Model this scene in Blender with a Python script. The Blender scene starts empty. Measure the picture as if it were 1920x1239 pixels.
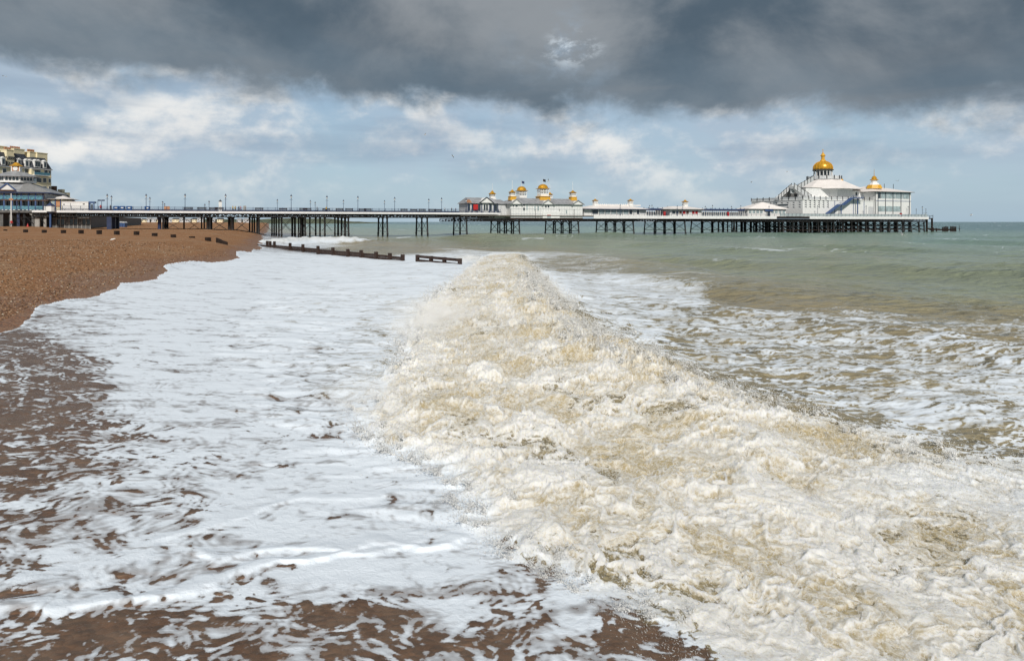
import bpy, bmesh, math, random
import numpy as np
from mathutils import Vector, Matrix

random.seed(7)
rng = np.random.default_rng(11)
SC = bpy.context.scene
COL = SC.collection
R = math.radians

# ------------------------------------------------------------------ camera
F = 1250.0            # focal length in pixels of a 1920 px wide frame
CXP, HOR = 960.0, 416.0
H = 4.6               # eye height above mean water
cam_d = bpy.data.cameras.new('camera')
cam_d.sensor_width = 36.0
cam_d.lens = 36.0 * F / 1920.0
cam_d.shift_y = -(619.5 - HOR) / 1920.0
cam_d.clip_start = 0.1
cam_d.clip_end = 80000
cam = bpy.data.objects.new('camera', cam_d)
COL.objects.link(cam)
cam.location = (0, 0, H)
cam.rotation_euler = (R(90), 0, 0)
SC.camera = cam

# ------------------------------------------------------------------ world, sun, exposure
SUN_AZ, SUN_EL = 179.0, 41.0      # azimuth clockwise from +Y (the view direction)
SUN_STRENGTH = 3.9
world = bpy.data.worlds.new('World')
SC.world = world
world.use_nodes = True
SC.view_settings.view_transform = 'Standard'
SC.view_settings.look = 'None'
SC.view_settings.gamma = 1.0
SC.view_settings.exposure = 0.0
SC.view_settings.use_curve_mapping = False
SC.cycles.use_denoising = True
SC.cycles.max_bounces = 6
SC.cycles.volume_bounces = 2
SC.cycles.transparent_max_bounces = 8
SC.cycles.caustics_reflective = False
SC.cycles.caustics_refractive = False

sl = bpy.data.lights.new('sun', 'SUN')
sl.energy = SUN_STRENGTH
sl.angle = R(5.0)
sl.color = (1.0, 0.94, 0.85)
sun = bpy.data.objects.new('sun', sl)
COL.objects.link(sun)
sd_ = Vector((math.sin(R(SUN_AZ)) * math.cos(R(SUN_EL)), math.cos(R(SUN_AZ)) * math.cos(R(SUN_EL)), math.sin(R(SUN_EL))))
sun.rotation_euler = (-sd_).to_track_quat('-Z', 'Y').to_euler()
sun.location = sd_ * 100


class NT:
    """small helper to write node trees"""
    def __init__(s, tree):
        s.t = tree
        s.n = tree.nodes
        s.l = tree.links
        s.n.clear()

    def node(s, kind, **kw):
        nd = s.n.new(kind)
        for k, v in kw.items():
            setattr(nd, k, v)
        return nd

    def put(s, sock, v):
        if v is None:
            return
        if hasattr(v, 'is_output') or isinstance(v, bpy.types.NodeSocket):
            s.l.new(v, sock)
        else:
            sock.default_value = v

    def math(s, op, a, b=None, c=None, clamp=False):
        nd = s.node('ShaderNodeMath', operation=op, use_clamp=clamp)
        s.put(nd.inputs[0], a)
        s.put(nd.inputs[1], b)
        s.put(nd.inputs[2], c)
        return nd.outputs[0]

    def vmath(s, op, a, b=None, out=0):
        nd = s.node('ShaderNodeVectorMath', operation=op)
        s.put(nd.inputs[0], a)
        s.put(nd.inputs[1], b)
        return nd.outputs[out]

    def step(s, v, lo, hi, a=0.0, b=1.0):
        nd = s.node('ShaderNodeMapRange', interpolation_type='SMOOTHSTEP')
        s.put(nd.inputs[0], v)
        s.put(nd.inputs[1], lo)
        s.put(nd.inputs[2], hi)
        s.put(nd.inputs[3], a)
        s.put(nd.inputs[4], b)
        return nd.outputs[0]

    def mix(s, f, a, b, blend='MIX'):
        nd = s.node('ShaderNodeMix', data_type='RGBA', blend_type=blend)
        s.put(nd.inputs[0], f)
        for sock, v in ((nd.inputs[6], a), (nd.inputs[7], b)):
            if isinstance(v, tuple) and len(v) == 3:
                v = v + (1.0,)
            s.put(sock, v)
        return nd.outputs[2]

    def noise(s, vec, scale, detail=4.0, rough=0.5, dist=0.0, out=0):
        nd = s.node('ShaderNodeTexNoise')
        s.put(nd.inputs['Vector'], vec)
        nd.inputs['Scale'].default_value = scale
        nd.inputs['Detail'].default_value = detail
        nd.inputs['Roughness'].default_value = rough
        nd.inputs['Distortion'].default_value = dist
        return nd.outputs[out]

    def comb(s, x, y, z):
        nd = s.node('ShaderNodeCombineXYZ')
        s.put(nd.inputs[0], x)
        s.put(nd.inputs[1], y)
        s.put(nd.inputs[2], z)
        return nd.outputs[0]


def lin(r, g, b):
    f = lambda c: (c / 255 / 12.92) if c / 255 <= 0.04045 else ((c / 255 + 0.055) / 1.055) ** 2.4
    return (f(r), f(g), f(b), 1.0)


def build_world():
    w = NT(world.node_tree)
    tc = w.node('ShaderNodeTexCoord')
    d = w.vmath('NORMALIZE', tc.outputs['Generated'])
    sp = w.node('ShaderNodeSeparateXYZ')
    w.l.new(d, sp.inputs[0])
    x, y, z = sp.outputs
    hyp = w.math('SQRT', w.math('ADD', w.math('MULTIPLY', x, x), w.math('MULTIPLY', y, y)))
    tel = w.math('DIVIDE', z, w.math('MAXIMUM', hyp, 0.02))          # tangent of the elevation
    hx = w.math('DIVIDE', x, w.math('MAXIMUM', hyp, 0.02))
    hy = w.math('DIVIDE', y, w.math('MAXIMUM', hyp, 0.02))
    sky = w.node('ShaderNodeTexSky', sky_type='NISHITA')
    sky.sun_disc = False
    sky.sun_elevation = R(SUN_EL)
    sky.sun_rotation = R(SUN_AZ)
    sky.air_density = 1.0
    sky.dust_density = 0.6
    nish = w.mix(1.0, sky.outputs[0], (0.085, 0.085, 0.085), 'MULTIPLY')
    # thin veil of haze low over the horizon
    veil = w.step(tel, 0.0, 0.16, 0.80, 0.42)
    clear = w.mix(veil, nish, lin(166, 193, 214))
    # broken cumulus band beyond the dark deck (elevation stretched: clouds are seen edge on)
    te2 = w.math('MULTIPLY', tel, 1.5)
    pv = w.comb(hx, hy, te2)
    nb = w.noise(w.vmath('ADD', pv, (7.7, 2.1, 0.4)), 15.0, 8, 0.58, 0.15)
    n1 = w.math('ADD', w.noise(pv, 4.4, 9, 0.57, 0.1), w.math('MULTIPLY', w.math('SUBTRACT', nb, 0.5), 0.13))
    pv2 = w.comb(hx, hy, w.math('ADD', te2, 0.035))
    nbu = w.noise(w.vmath('ADD', pv2, (7.7, 2.1, 0.4)), 15.0, 8, 0.58, 0.15)
    n1u = w.math('ADD', w.noise(pv2, 4.4, 9, 0.57, 0.1), w.math('MULTIPLY', w.math('SUBTRACT', nbu, 0.5), 0.13))
    n2 = w.noise(w.vmath('ADD', pv, (3.7, 1.9, 5.1)), 1.9, 5, 0.5, 0.1)
    cov = w.math('ADD', w.math('MULTIPLY', hx, -0.17), w.math('MULTIPLY', w.math('SUBTRACT', n2, 0.5), 0.75))
    cm = w.step(w.math('ADD', n1, cov), 0.26, 0.62)
    lit = w.step(w.math('SUBTRACT', n1, n1u), -0.05, 0.11)
    dens = w.step(n1, 0.45, 0.72)
    ccol = w.mix(lit, lin(178, 194, 210), lin(246, 244, 240))
    ccol = w.mix(w.math('MULTIPLY', dens, 0.30), ccol, lin(152, 170, 189))
    fade = w.step(tel, 0.015, 0.10, 0.30, 0.95)
    band = w.mix(w.math('MULTIPLY', cm, fade), clear, ccol)
    # soft grey shelves inside the band
    n4 = w.noise(w.comb(hx, hy, w.math('MULTIPLY', tel, 6.0)), 3.4, 5, 0.5, 0.0)
    shelf = w.math('MULTIPLY', w.step(n4, 0.47, 0.66), w.step(tel, 0.03, 0.11, 0.10, 0.48))
    band = w.mix(shelf, band, lin(143, 163, 184))
    # bright fringe just under the deck
    # dark cloud deck: its base runs overhead and ends along an edge towards the sea
    inv = w.math('DIVIDE', 1.0, w.math('MAXIMUM', tel, 0.03))
    px = w.math('MULTIPLY', hx, inv)
    py = w.math('MULTIPLY', hy, inv)
    pl = w.comb(px, py, 0.0)
    e1 = w.noise(w.vmath('ADD', w.comb(hx, hy, w.math('MULTIPLY', tel, 2.0)), (4.3, 1.2, 0.6)), 2.6, 6, 0.52, 0.2)
    e2 = w.noise(w.comb(hx, hy, w.math('MULTIPLY', tel, 1.4)), 9.0, 8, 0.6, 0.2)
    edge = w.math('ADD', w.math('MULTIPLY', w.math('SUBTRACT', e1, 0.5), 0.085),
                  w.math('MULTIPLY', w.math('SUBTRACT', e2, 0.5), 0.125))
    hyc = w.math('MAXIMUM', hy, 0.0)
    base = w.math('ADD', w.math('MULTIPLY', hx, 0.062), -0.166)
    sdk = w.math('ADD', w.math('ADD', tel, base), edge)
    dm = w.step(sdk, -0.022, 0.030)
    u1 = w.noise(pl, 0.55, 6, 0.52, 0.4)
    u2 = w.noise(pv, 3.0, 9, 0.56, 0.2)
    dk = w.mix(w.step(u2, 0.38, 0.64), lin(78, 94, 108), lin(150, 155, 160))
    dk = w.mix(w.step(sdk, 0.0, 0.13, 0.75, 0.15), dk, lin(108, 125, 139))
    dk = w.mix(w.math('MULTIPLY', w.step(u1, 0.45, 0.75), 0.35), dk, lin(140, 142, 145))
    # thin bright break in the deck
    hd = Vector(((1072 - CXP) / F, 1.0, (HOR - 92) / F)).normalized()
    away = w.vmath('SUBTRACT', d, tuple(hd))
    away = w.vmath('MULTIPLY', away, (1.0, 1.0, 1.7))
    dist = w.vmath('LENGTH', away, out=1)
    brk = w.math('MULTIPLY', w.step(dist, 0.012, 0.14, 1.0, 0.0), w.step(w.noise(pv, 10.0, 9, 0.62, 0.1), 0.46, 0.68))
    core = w.math('MULTIPLY', w.step(dist, 0.0, 0.06, 1.0, 0.0), w.step(w.noise(pv, 22.0, 8, 0.62, 0.1), 0.48, 0.66))
    dk = w.mix(w.math('MULTIPLY', brk, 0.75), dk, lin(150, 168, 186))
    dk = w.mix(core, dk, lin(222, 234, 244))
    full = w.mix(dm, band, dk)
    # below the horizon: dark water tone
    full = w.mix(w.step(z, -0.02, 0.0), lin(110, 120, 115), full)
    bg = w.node('ShaderNodeBackground')
    w.l.new(full, bg.inputs[0])
    bg.inputs[1].default_value = 1.0
    out = w.node('ShaderNodeOutputWorld')
    w.l.new(bg.outputs[0], out.inputs[0])


build_world()

# ------------------------------------------------------------------ materials
MATS = {}


def mat(name, col, rough=0.6, metal=0.0, var=0.12, scale=1.5, bump=0.0, bscale=20.0, streak=0.0, spec=0.5):
    m = bpy.data.materials.new(name)
    m.use_nodes = True
    t = NT(m.node_tree)
    tc = t.node('ShaderNodeTexCoord')
    p = tc.outputs['Object']
    n = t.noise(p, scale, 6, 0.6, 0.2)
    dark = tuple(c * (1 - 2.2 * var) for c in col)
    lite = tuple(min(1, c * (1 + var)) for c in col)
    c = t.mix(t.step(n, 0.3, 0.7), dark, lite)
    if streak:
        st = t.noise(t.vmath('MULTIPLY', p, (6.0, 6.0, 0.6)), 1.0, 5, 0.65)
        c = t.mix(t.math('MULTIPLY', t.step(st, 0.52, 0.75), streak), c, tuple(x * 0.45 for x in col))
    b = t.node('ShaderNodeBsdfPrincipled')
    t.put(b.inputs['Base Color'], c)
    b.inputs['Roughness'].default_value = rough
    b.inputs['Metallic'].default_value = metal
    b.inputs['Specular IOR Level'].default_value = spec
    if bump:
        bn = t.node('ShaderNodeBump')
        bn.inputs['Strength'].default_value = bump
        bn.inputs['Distance'].default_value = 0.05
        t.l.new(t.noise(p, bscale, 4, 0.6), bn.inputs['Height'])
        t.l.new(bn.outputs[0], b.inputs['Normal'])
    o = t.node('ShaderNodeOutputMaterial')
    t.l.new(b.outputs[0], o.inputs[0])
    MATS[name] = m
    return m


mat('white_paint', (0.80, 0.80, 0.79), 0.5, var=0.04, streak=0.16)
mat('white_wall', (0.76, 0.77, 0.77), 0.6, var=0.05, streak=0.22)
mat('white_roof', (0.78, 0.74, 0.72), 0.5, var=0.04, scale=0.5, streak=0.1)
mat('fascia', (0.78, 0.78, 0.79), 0.5, var=0.05, streak=0.12)
mat('grey_panel', (0.56, 0.58, 0.60), 0.6, var=0.08, streak=0.2)
mat('grey_roof', (0.30, 0.31, 0.33), 0.55, var=0.14, scale=0.8, streak=0.25)
mat('slate', (0.055, 0.06, 0.075), 0.5, var=0.2, scale=2.0)
mat('gold', (0.64, 0.33, 0.025), 0.32, 0.35, var=0.12, scale=2.0)
mat('gold_paint', (0.66, 0.36, 0.035), 0.5, var=0.08, scale=2.0)
mat('navy', (0.025, 0.04, 0.10), 0.5, var=0.1)
mat('blue_paint', (0.05, 0.10, 0.24), 0.5, var=0.12)
mat('teal_paint', (0.10, 0.27, 0.36), 0.55, var=0.15, scale=2.0)
mat('iron', (0.022, 0.021, 0.022), 0.6, var=0.2, scale=2.0, spec=0.3)
mat('iron_rust', (0.035, 0.024, 0.020), 0.8, var=0.3, scale=3.0, spec=0.2)
mat('timber', (0.045, 0.026, 0.020), 0.75, var=0.25, scale=3.0, bump=0.3, bscale=12, spec=0.3)
mat('timber_dark', (0.030, 0.020, 0.016), 0.8, var=0.25, scale=3.0, spec=0.3)
mat('deck_wood', (0.16, 0.14, 0.12), 0.8, var=0.15, scale=2.0)
mat('glass', (0.035, 0.05, 0.06), 0.08, var=0.2, scale=0.6)
mat('glass_pale', (0.34, 0.42, 0.44), 0.12, var=0.18, scale=0.7)
mat('balustrade_glass', (0.40, 0.46, 0.48), 0.2, var=0.1, scale=0.5)
mat('cream', (0.88, 0.78, 0.53), 0.7, var=0.05, scale=0.6, streak=0.15)
mat('cream_dull', (0.82, 0.74, 0.52), 0.7, var=0.07, scale=0.8, streak=0.2)
mat('terracotta', (0.42, 0.20, 0.11), 0.8, var=0.15)
mat('concrete', (0.36, 0.35, 0.33), 0.8, var=0.12, streak=0.25)
mat('concrete_dark', (0.13, 0.13, 0.13), 0.8, var=0.15, streak=0.25)
mat('red', (0.50, 0.02, 0.02), 0.5, var=0.1)
mat('yellow', (0.72, 0.48, 0.02), 0.6, var=0.08)
mat('orange_board', (0.52, 0.26, 0.13), 0.7, var=0.1)
mat('brown_trim', (0.13, 0.06, 0.035), 0.6, var=0.15)
mat('bin_blue', (0.02, 0.10, 0.30), 0.5, var=0.1)
mat('dark_cloth', (0.02, 0.022, 0.028), 0.9, var=0.2)
mat('blue_cloth', (0.04, 0.06, 0.14), 0.9, var=0.2)
mat('skin', (0.52, 0.32, 0.23), 0.6, var=0.05)
mat('gull_white', (0.80, 0.80, 0.78), 0.7, var=0.04)
mat('gull_grey', (0.20, 0.21, 0.23), 0.7, var=0.08)
mat('tree_green', (0.06, 0.08, 0.03), 0.9, var=0.3, scale=0.3)
mat('hill_green', (0.10, 0.12, 0.07), 0.9, var=0.25, scale=0.02)
mat('lamp_glass', (0.72, 0.74, 0.72), 0.3, var=0.05)
mat('white_rock', (0.72, 0.71, 0.68), 0.8, var=0.08, scale=6)


# ------------------------------------------------------------------ mesh builder
class MB:
    def __init__(s):
        s.v, s.f, s.mi, s.k = [], [], [], 0

    def use(s, k):
        s.k = k
        return s

    def add(s, vs, fs):
        o = len(s.v)
        s.v += [tuple(p) for p in vs]
        for f in fs:
            s.f.append(tuple(i + o for i in f))
            s.mi.append(s.k)
        return s

    def box(s, x0, x1, y0, y1, z0, z1):
        x0, x1 = min(x0, x1), max(x0, x1)
        y0, y1 = min(y0, y1), max(y0, y1)
        z0, z1 = min(z0, z1), max(z0, z1)
        return s.add([(x0, y0, z0), (x1, y0, z0), (x1, y1, z0), (x0, y1, z0), (x0, y0, z1), (x1, y0, z1), (x1, y1, z1), (x0, y1, z1)],
                     [(0, 3, 2, 1), (4, 5, 6, 7), (0, 1, 5, 4), (1, 2, 6, 5), (2, 3, 7, 6), (3, 0, 4, 7)])

    def frustum(s, base, top):
        """base and top: lists of 3D points of equal length, counter-clockwise"""
        n = len(base)
        return s.add(list(base) + list(top), [tuple(range(n))[::-1], tuple(range(n, 2 * n))] +
                     [(i, (i + 1) % n, n + (i + 1) % n, n + i) for i in range(n)])

    def hip(s, x0, x1, y0, y1, z0, z1, ix, iy):
        b = [(x0, y0, z0), (x1, y0, z0), (x1, y1, z0), (x0, y1, z0)]
        t = [(x0 + ix, y0 + iy, z1), (x1 - ix, y0 + iy, z1), (x1 - ix, y1 - iy, z1), (x0 + ix, y1 - iy, z1)]
        return s.frustum(b, t)

    def gable(s, x0, x1, y0, y1, z0, z1):
        """ridge along y, gable face towards -y"""
        xm = (x0 + x1) / 2
        return s.add([(x0, y0, z0), (x1, y0, z0), (xm, y0, z1), (x0, y1, z0), (x1, y1, z0), (xm, y1, z1)],
                     [(0, 1, 2), (3, 5, 4), (0, 2, 5, 3), (1, 4, 5, 2), (0, 3, 4, 1)])

    def gable_x(s, x0, x1, y0, y1, z0, z1):
        ym = (y0 + y1) / 2
        return s.add([(x0, y0, z0), (x0, y1, z0), (x0, ym, z1), (x1, y0, z0), (x1, y1, z0), (x1, ym, z1)],
                     [(0, 2, 1), (3, 4, 5), (0, 3, 5, 2), (1, 2, 5, 4), (0, 1, 4, 3)])

    def lathe(s, prof, cx=0, cy=0, n=12, rot=0.0):
        vs, fs = [], []
        for r, z in prof:
            for i in range(n):
                a = rot + 2 * math.pi * i / n
                vs.append((cx + r * math.cos(a), cy + r * math.sin(a), z))
        for j in range(len(prof) - 1):
            for i in range(n):
                k = (i + 1) % n
                fs.append((j * n + i, j * n + k, (j + 1) * n + k, (j + 1) * n + i))
        fs.append(tuple(range(n))[::-1])
        m = (len(prof) - 1) * n
        fs.append(tuple(range(m, m + n)))
        return s.add(vs, fs)

    def bar(s, p, q, w, h=None):
        """square bar from p to q"""
        h = h or w
        p, q = Vector(p), Vector(q)
        d = (q - p).normalized()
        up = Vector((0, 0, 1)) if abs(d.z) < 0.95 else Vector((0, 1, 0))
        a = d.cross(up).normalized() * w / 2
        b = a.cross(d).normalized() * h / 2
        vs = [p - a - b, p + a - b, p + a + b, p - a + b, q - a - b, q + a - b, q + a + b, q - a + b]
        return s.add(vs, [(0, 1, 2, 3), (7, 6, 5, 4), (1, 0, 4, 5), (2, 1, 5, 6), (3, 2, 6, 7), (0, 3, 7, 4)])

    def mesh(s, name, mats, off=(0, 0, 0), smooth=False):
        me = bpy.data.meshes.new(name)
        ox, oy, oz = off
        me.from_pydata([(x - ox, y - oy, z - oz) for x, y, z in s.v], [], s.f)
        for m in (mats if isinstance(mats, (list, tuple)) else [mats]):
            me.materials.append(MATS[m])
        if max(s.mi, default=0):
            me.polygons.foreach_set('material_index', s.mi)
        if smooth:
            me.polygons.foreach_set('use_smooth', [True] * len(me.polygons))
        bm = bmesh.new()
        bm.from_mesh(me)
        bmesh.ops.recalc_face_normals(bm, faces=bm.faces)
        bm.to_mesh(me)
        bm.free()
        me.update()
        return me


def link(name, data, parent=None, loc=(0, 0, 0), rz=0.0):
    o = bpy.data.objects.new(name, data)
    COL.objects.link(o)
    o.location = loc
    o.rotation_euler = (0, 0, rz)
    if parent is not None:
        o.parent = parent
    return o


def tag(o, label=None, cat=None, group=None, kind=None):
    for k, v in (('label', label), ('category', cat), ('group', group), ('kind', kind)):
        if v:
            o[k] = v
    return o


class Frame:
    """a ground frame: origin and heading; s runs along, t runs away from the sea-front camera side"""
    def __init__(s, ox, oy, ux, uy):
        l = math.hypot(ux, uy)
        s.ox, s.oy, s.ux, s.uy = ox, oy, ux / l, uy / l
        s.nx, s.ny = -s.uy, s.ux
        s.rz = math.atan2(s.uy, s.ux)

    def w(s, a, t, z=0.0):
        return (s.ox + s.ux * a + s.nx * t, s.oy + s.uy * a + s.ny * t, z)

    def S(s, px, t=0.0):
        k = (px - CXP) / F
        return (k * (s.oy + s.ny * t) - s.ox - s.nx * t) / (s.ux - k * s.uy)

    def depth(s, px, t=0.0):
        return s.oy + s.uy * s.S(px, t) + s.ny * t

    def Z(s, y, px, t=0.0):
        return H + (HOR - y) * s.depth(px, t) / F


class Thing:
    def __init__(s, fr, name, org, label, cat, group=None, kind=None):
        s.fr, s.org = fr, org
        s.root = link(name, None, None, fr.w(*org), fr.rz)
        s.root.empty_display_size = 0.5
        tag(s.root, label, cat, group, kind)

    def part(s, name, mb, mats, parent=None, smooth=False, label=None, kind=None):
        o = link(name, mb.mesh(name, mats, s.org, smooth), parent or s.root)
        return tag(o, label, None, None, kind)

    def inst(s, name, me, pos, parent=None, scale=None, rz=0.0):
        o = link(name, me, parent or s.root, (pos[0] - s.org[0], pos[1] - s.org[1], pos[2] - s.org[2]), rz)
        if scale:
            o.scale = scale
        return o


ORD = ['first', 'second', 'third', 'fourth', 'fifth', 'sixth', 'seventh', 'eighth', 'ninth', 'tenth', 'eleventh', 'twelfth',
       'thirteenth', 'fourteenth', 'fifteenth', 'sixteenth', 'seventeenth', 'eighteenth', 'nineteenth', 'twentieth',
       'twenty-first', 'twenty-second', 'twenty-third', 'twenty-fourth', 'twenty-fifth', 'twenty-sixth']
PIER = Frame(0.0, 226.0, 0.922, 0.387)

# ------------------------------------------------------------------ noise on arrays
_ang = np.arange(64) * (2 * np.pi / 64)
_GX, _GY = np.cos(_ang).astype(np.float32), np.sin(_ang).astype(np.float32)


def pn(x, y, seed=0):
    """gradient noise, about -1..1"""
    xf, yf = np.floor(x), np.floor(y)
    ix, iy = xf.astype(np.int64), yf.astype(np.int64)
    fx, fy = (x - xf).astype(np.float32), (y - yf).astype(np.float32)

    def g(dx, dy):
        h = ((ix + dx) * 374761393 + (iy + dy) * 668265263 + seed * 974634777) & 0xFFFFFFFF
        h = ((h ^ (h >> 13)) * 1274126177) & 0xFFFFFFFF
        h = (h ^ (h >> 16)) & 63
        return _GX[h] * (fx - dx) + _GY[h] * (fy - dy)
    u = fx * fx * fx * (fx * (fx * 6 - 15) + 10)
    v = fy * fy * fy * (fy * (fy * 6 - 15) + 10)
    a, b, c, d = g(0, 0), g(1, 0), g(0, 1), g(1, 1)
    return ((a + (b - a) * u) * (1 - v) + (c + (d - c) * u) * v) * 1.5


def fbm(x, y, seed=0, octv=4, gain=0.5):
    s, a, n = 0.0, 1.0, 0.0
    for i in range(octv):
        s = s + a * pn(x, y, seed + i * 17)
        n += a
        a *= gain
        x, y = x * 2.03 + 7.1, y * 2.03 - 3.7
    return s / n


def billow(x, y, seed=0, octv=3, gain=0.5):
    s, a, n = 0.0, 1.0, 0.0
    for i in range(octv):
        s = s + a * np.abs(pn(x, y, seed + i * 13))
        n += a
        a *= gain
        x, y = x * 2.07 + 3.1, y * 2.07 + 1.7
    return s / n


def sst(a, b, x):
    t = np.clip((x - a) / (b - a), 0, 1)
    return t * t * (3 - 2 * t)


def polydist(X, Y, pts):
    """distance to a polyline, signed (positive to the right of its direction), and arclength of the foot"""
    best = np.full(X.shape, 1e9, np.float32)
    sgn = np.ones(X.shape, np.float32)
    arc = np.zeros(X.shape, np.float32)
    L = 0.0
    for (ax, ay), (bx, by) in zip(pts[:-1], pts[1:]):
        dx, dy = bx - ax, by - ay
        l2 = dx * dx + dy * dy
        t = np.clip(((X - ax) * dx + (Y - ay) * dy) / l2, 0, 1)
        ex, ey = X - ax - t * dx, Y - ay - t * dy
        dd = np.sqrt(ex * ex + ey * ey)
        m = dd < best
        best = np.where(m, dd, best)
        cr = dx * ey - dy * ex
        sgn = np.where(m, np.where(cr < 0, 1.0, -1.0), sgn)
        arc = np.where(m, L + t * math.sqrt(l2), arc)
        L += math.sqrt(l2)
    return best, sgn, arc


def g2(px, py, z=0.0):
    """a pixel of the photograph on the level z -> ground position"""
    d = (H - z) * F / (py - HOR)
    return ((px - CXP) / F * d, d)


# ------------------------------------------------------------------ beach shape (shared by beach and swash)
SHORE = [(14, -6), (5, -2.0), (-2, 1.0), (-7, 3.6), (-11, 8), (-14.2, 14), (-18.6, 24), (-22.2, 33), (-25.2, 45), (-29.0, 57.5), (-31.8, 77),
         (-38, 100), (-52, 140), (-74, 200), (-110, 300), (-190, 520), (-330, 900), (-620, 1700), (-900, 2600)]


def shore_sd(X, Y):
    b, s, a = polydist(X, Y, SHORE)
    return -b * s      # inland (left of the direction of travel) positive


def beach_z(X, Y, sd=None):
    if sd is None:
        sd = shore_sd(X, Y)
    up = np.clip(sd, 0, None)
    near = sst(14, 60, Y)
    top = 1.35 + 0.75 * near
    z = 0.45 + top * (1 - np.exp(-up / (8.0 - 1.5 * near)))
    z = z + sst(40, 62, up) * 0.85 * sst(90, 150, Y)
    # low storm ridges along the shore
    z = z + 0.16 * np.exp(-((up - 9 - 1.5 * pn(Y / 14, up * 0 + 3.3, 5)) / 2.2) ** 2) * sst(10, 30, Y)
    z = z + 0.10 * np.exp(-((up - 17 - 2 * pn(Y / 18, up * 0 + 8.3, 6)) / 2.0) ** 2) * sst(10, 30, Y)
    z = z + sst(0.5, 6, up) * (0.10 * pn(X / 7, Y / 9, 21) + 0.05 * pn(X / 2.2, Y / 2.6, 22))
    z = np.where(sd < 0, 0.45 + np.clip(sd, -60, 0) * 0.060, z)
    return z


def grid_mesh(name, X, Y, Z, keep=None, attrs=None, cols=None, mats=()):
    nr, nc = X.shape
    me = bpy.data.meshes.new(name)
    idx = np.arange(nr * nc).reshape(nr, nc)
    q = np.stack([idx[:-1, :-1], idx[:-1, 1:], idx[1:, 1:], idx[1:, :-1]], -1).reshape(-1, 4)
    if keep is not None:
        kq = (keep[:-1, :-1] | keep[:-1, 1:] | keep[1:, 1:] | keep[1:, :-1]).reshape(-1)
        q = q[kq]
    used = np.zeros(nr * nc, bool)
    used[q.ravel()] = True
    remap = np.cumsum(used) - 1
    q = remap[q]
    co = np.stack([X, Y, Z], -1).reshape(-1, 3)[used].astype(np.float32)
    nq = len(q)
    me.vertices.add(len(co))
    me.vertices.foreach_set('co', co.ravel())
    me.loops.add(nq * 4)
    me.loops.foreach_set('vertex_index', q.ravel().astype(np.int32))
    me.polygons.add(nq)
    me.polygons.foreach_set('loop_start', (np.arange(nq) * 4).astype(np.int32))
    me.polygons.foreach_set('use_smooth', np.ones(nq, bool))
    for k, a in (attrs or {}).items():
        at = me.attributes.new(k, 'FLOAT', 'POINT')
        at.data.foreach_set('value', a.reshape(-1)[used].astype(np.float32))
    for k, a in (cols or {}).items():
        at = me.attributes.new(k, 'FLOAT_COLOR', 'POINT')
        c4 = np.concatenate([a.reshape(-1, 3)[used], np.ones((len(co), 1))], 1).astype(np.float32)
        at.data.foreach_set('color', c4.ravel())
    me.update()
    me.validate()
    for m in mats:
        me.materials.append(MATS[m])
    o = link(name, me)
    return o, used


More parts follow.
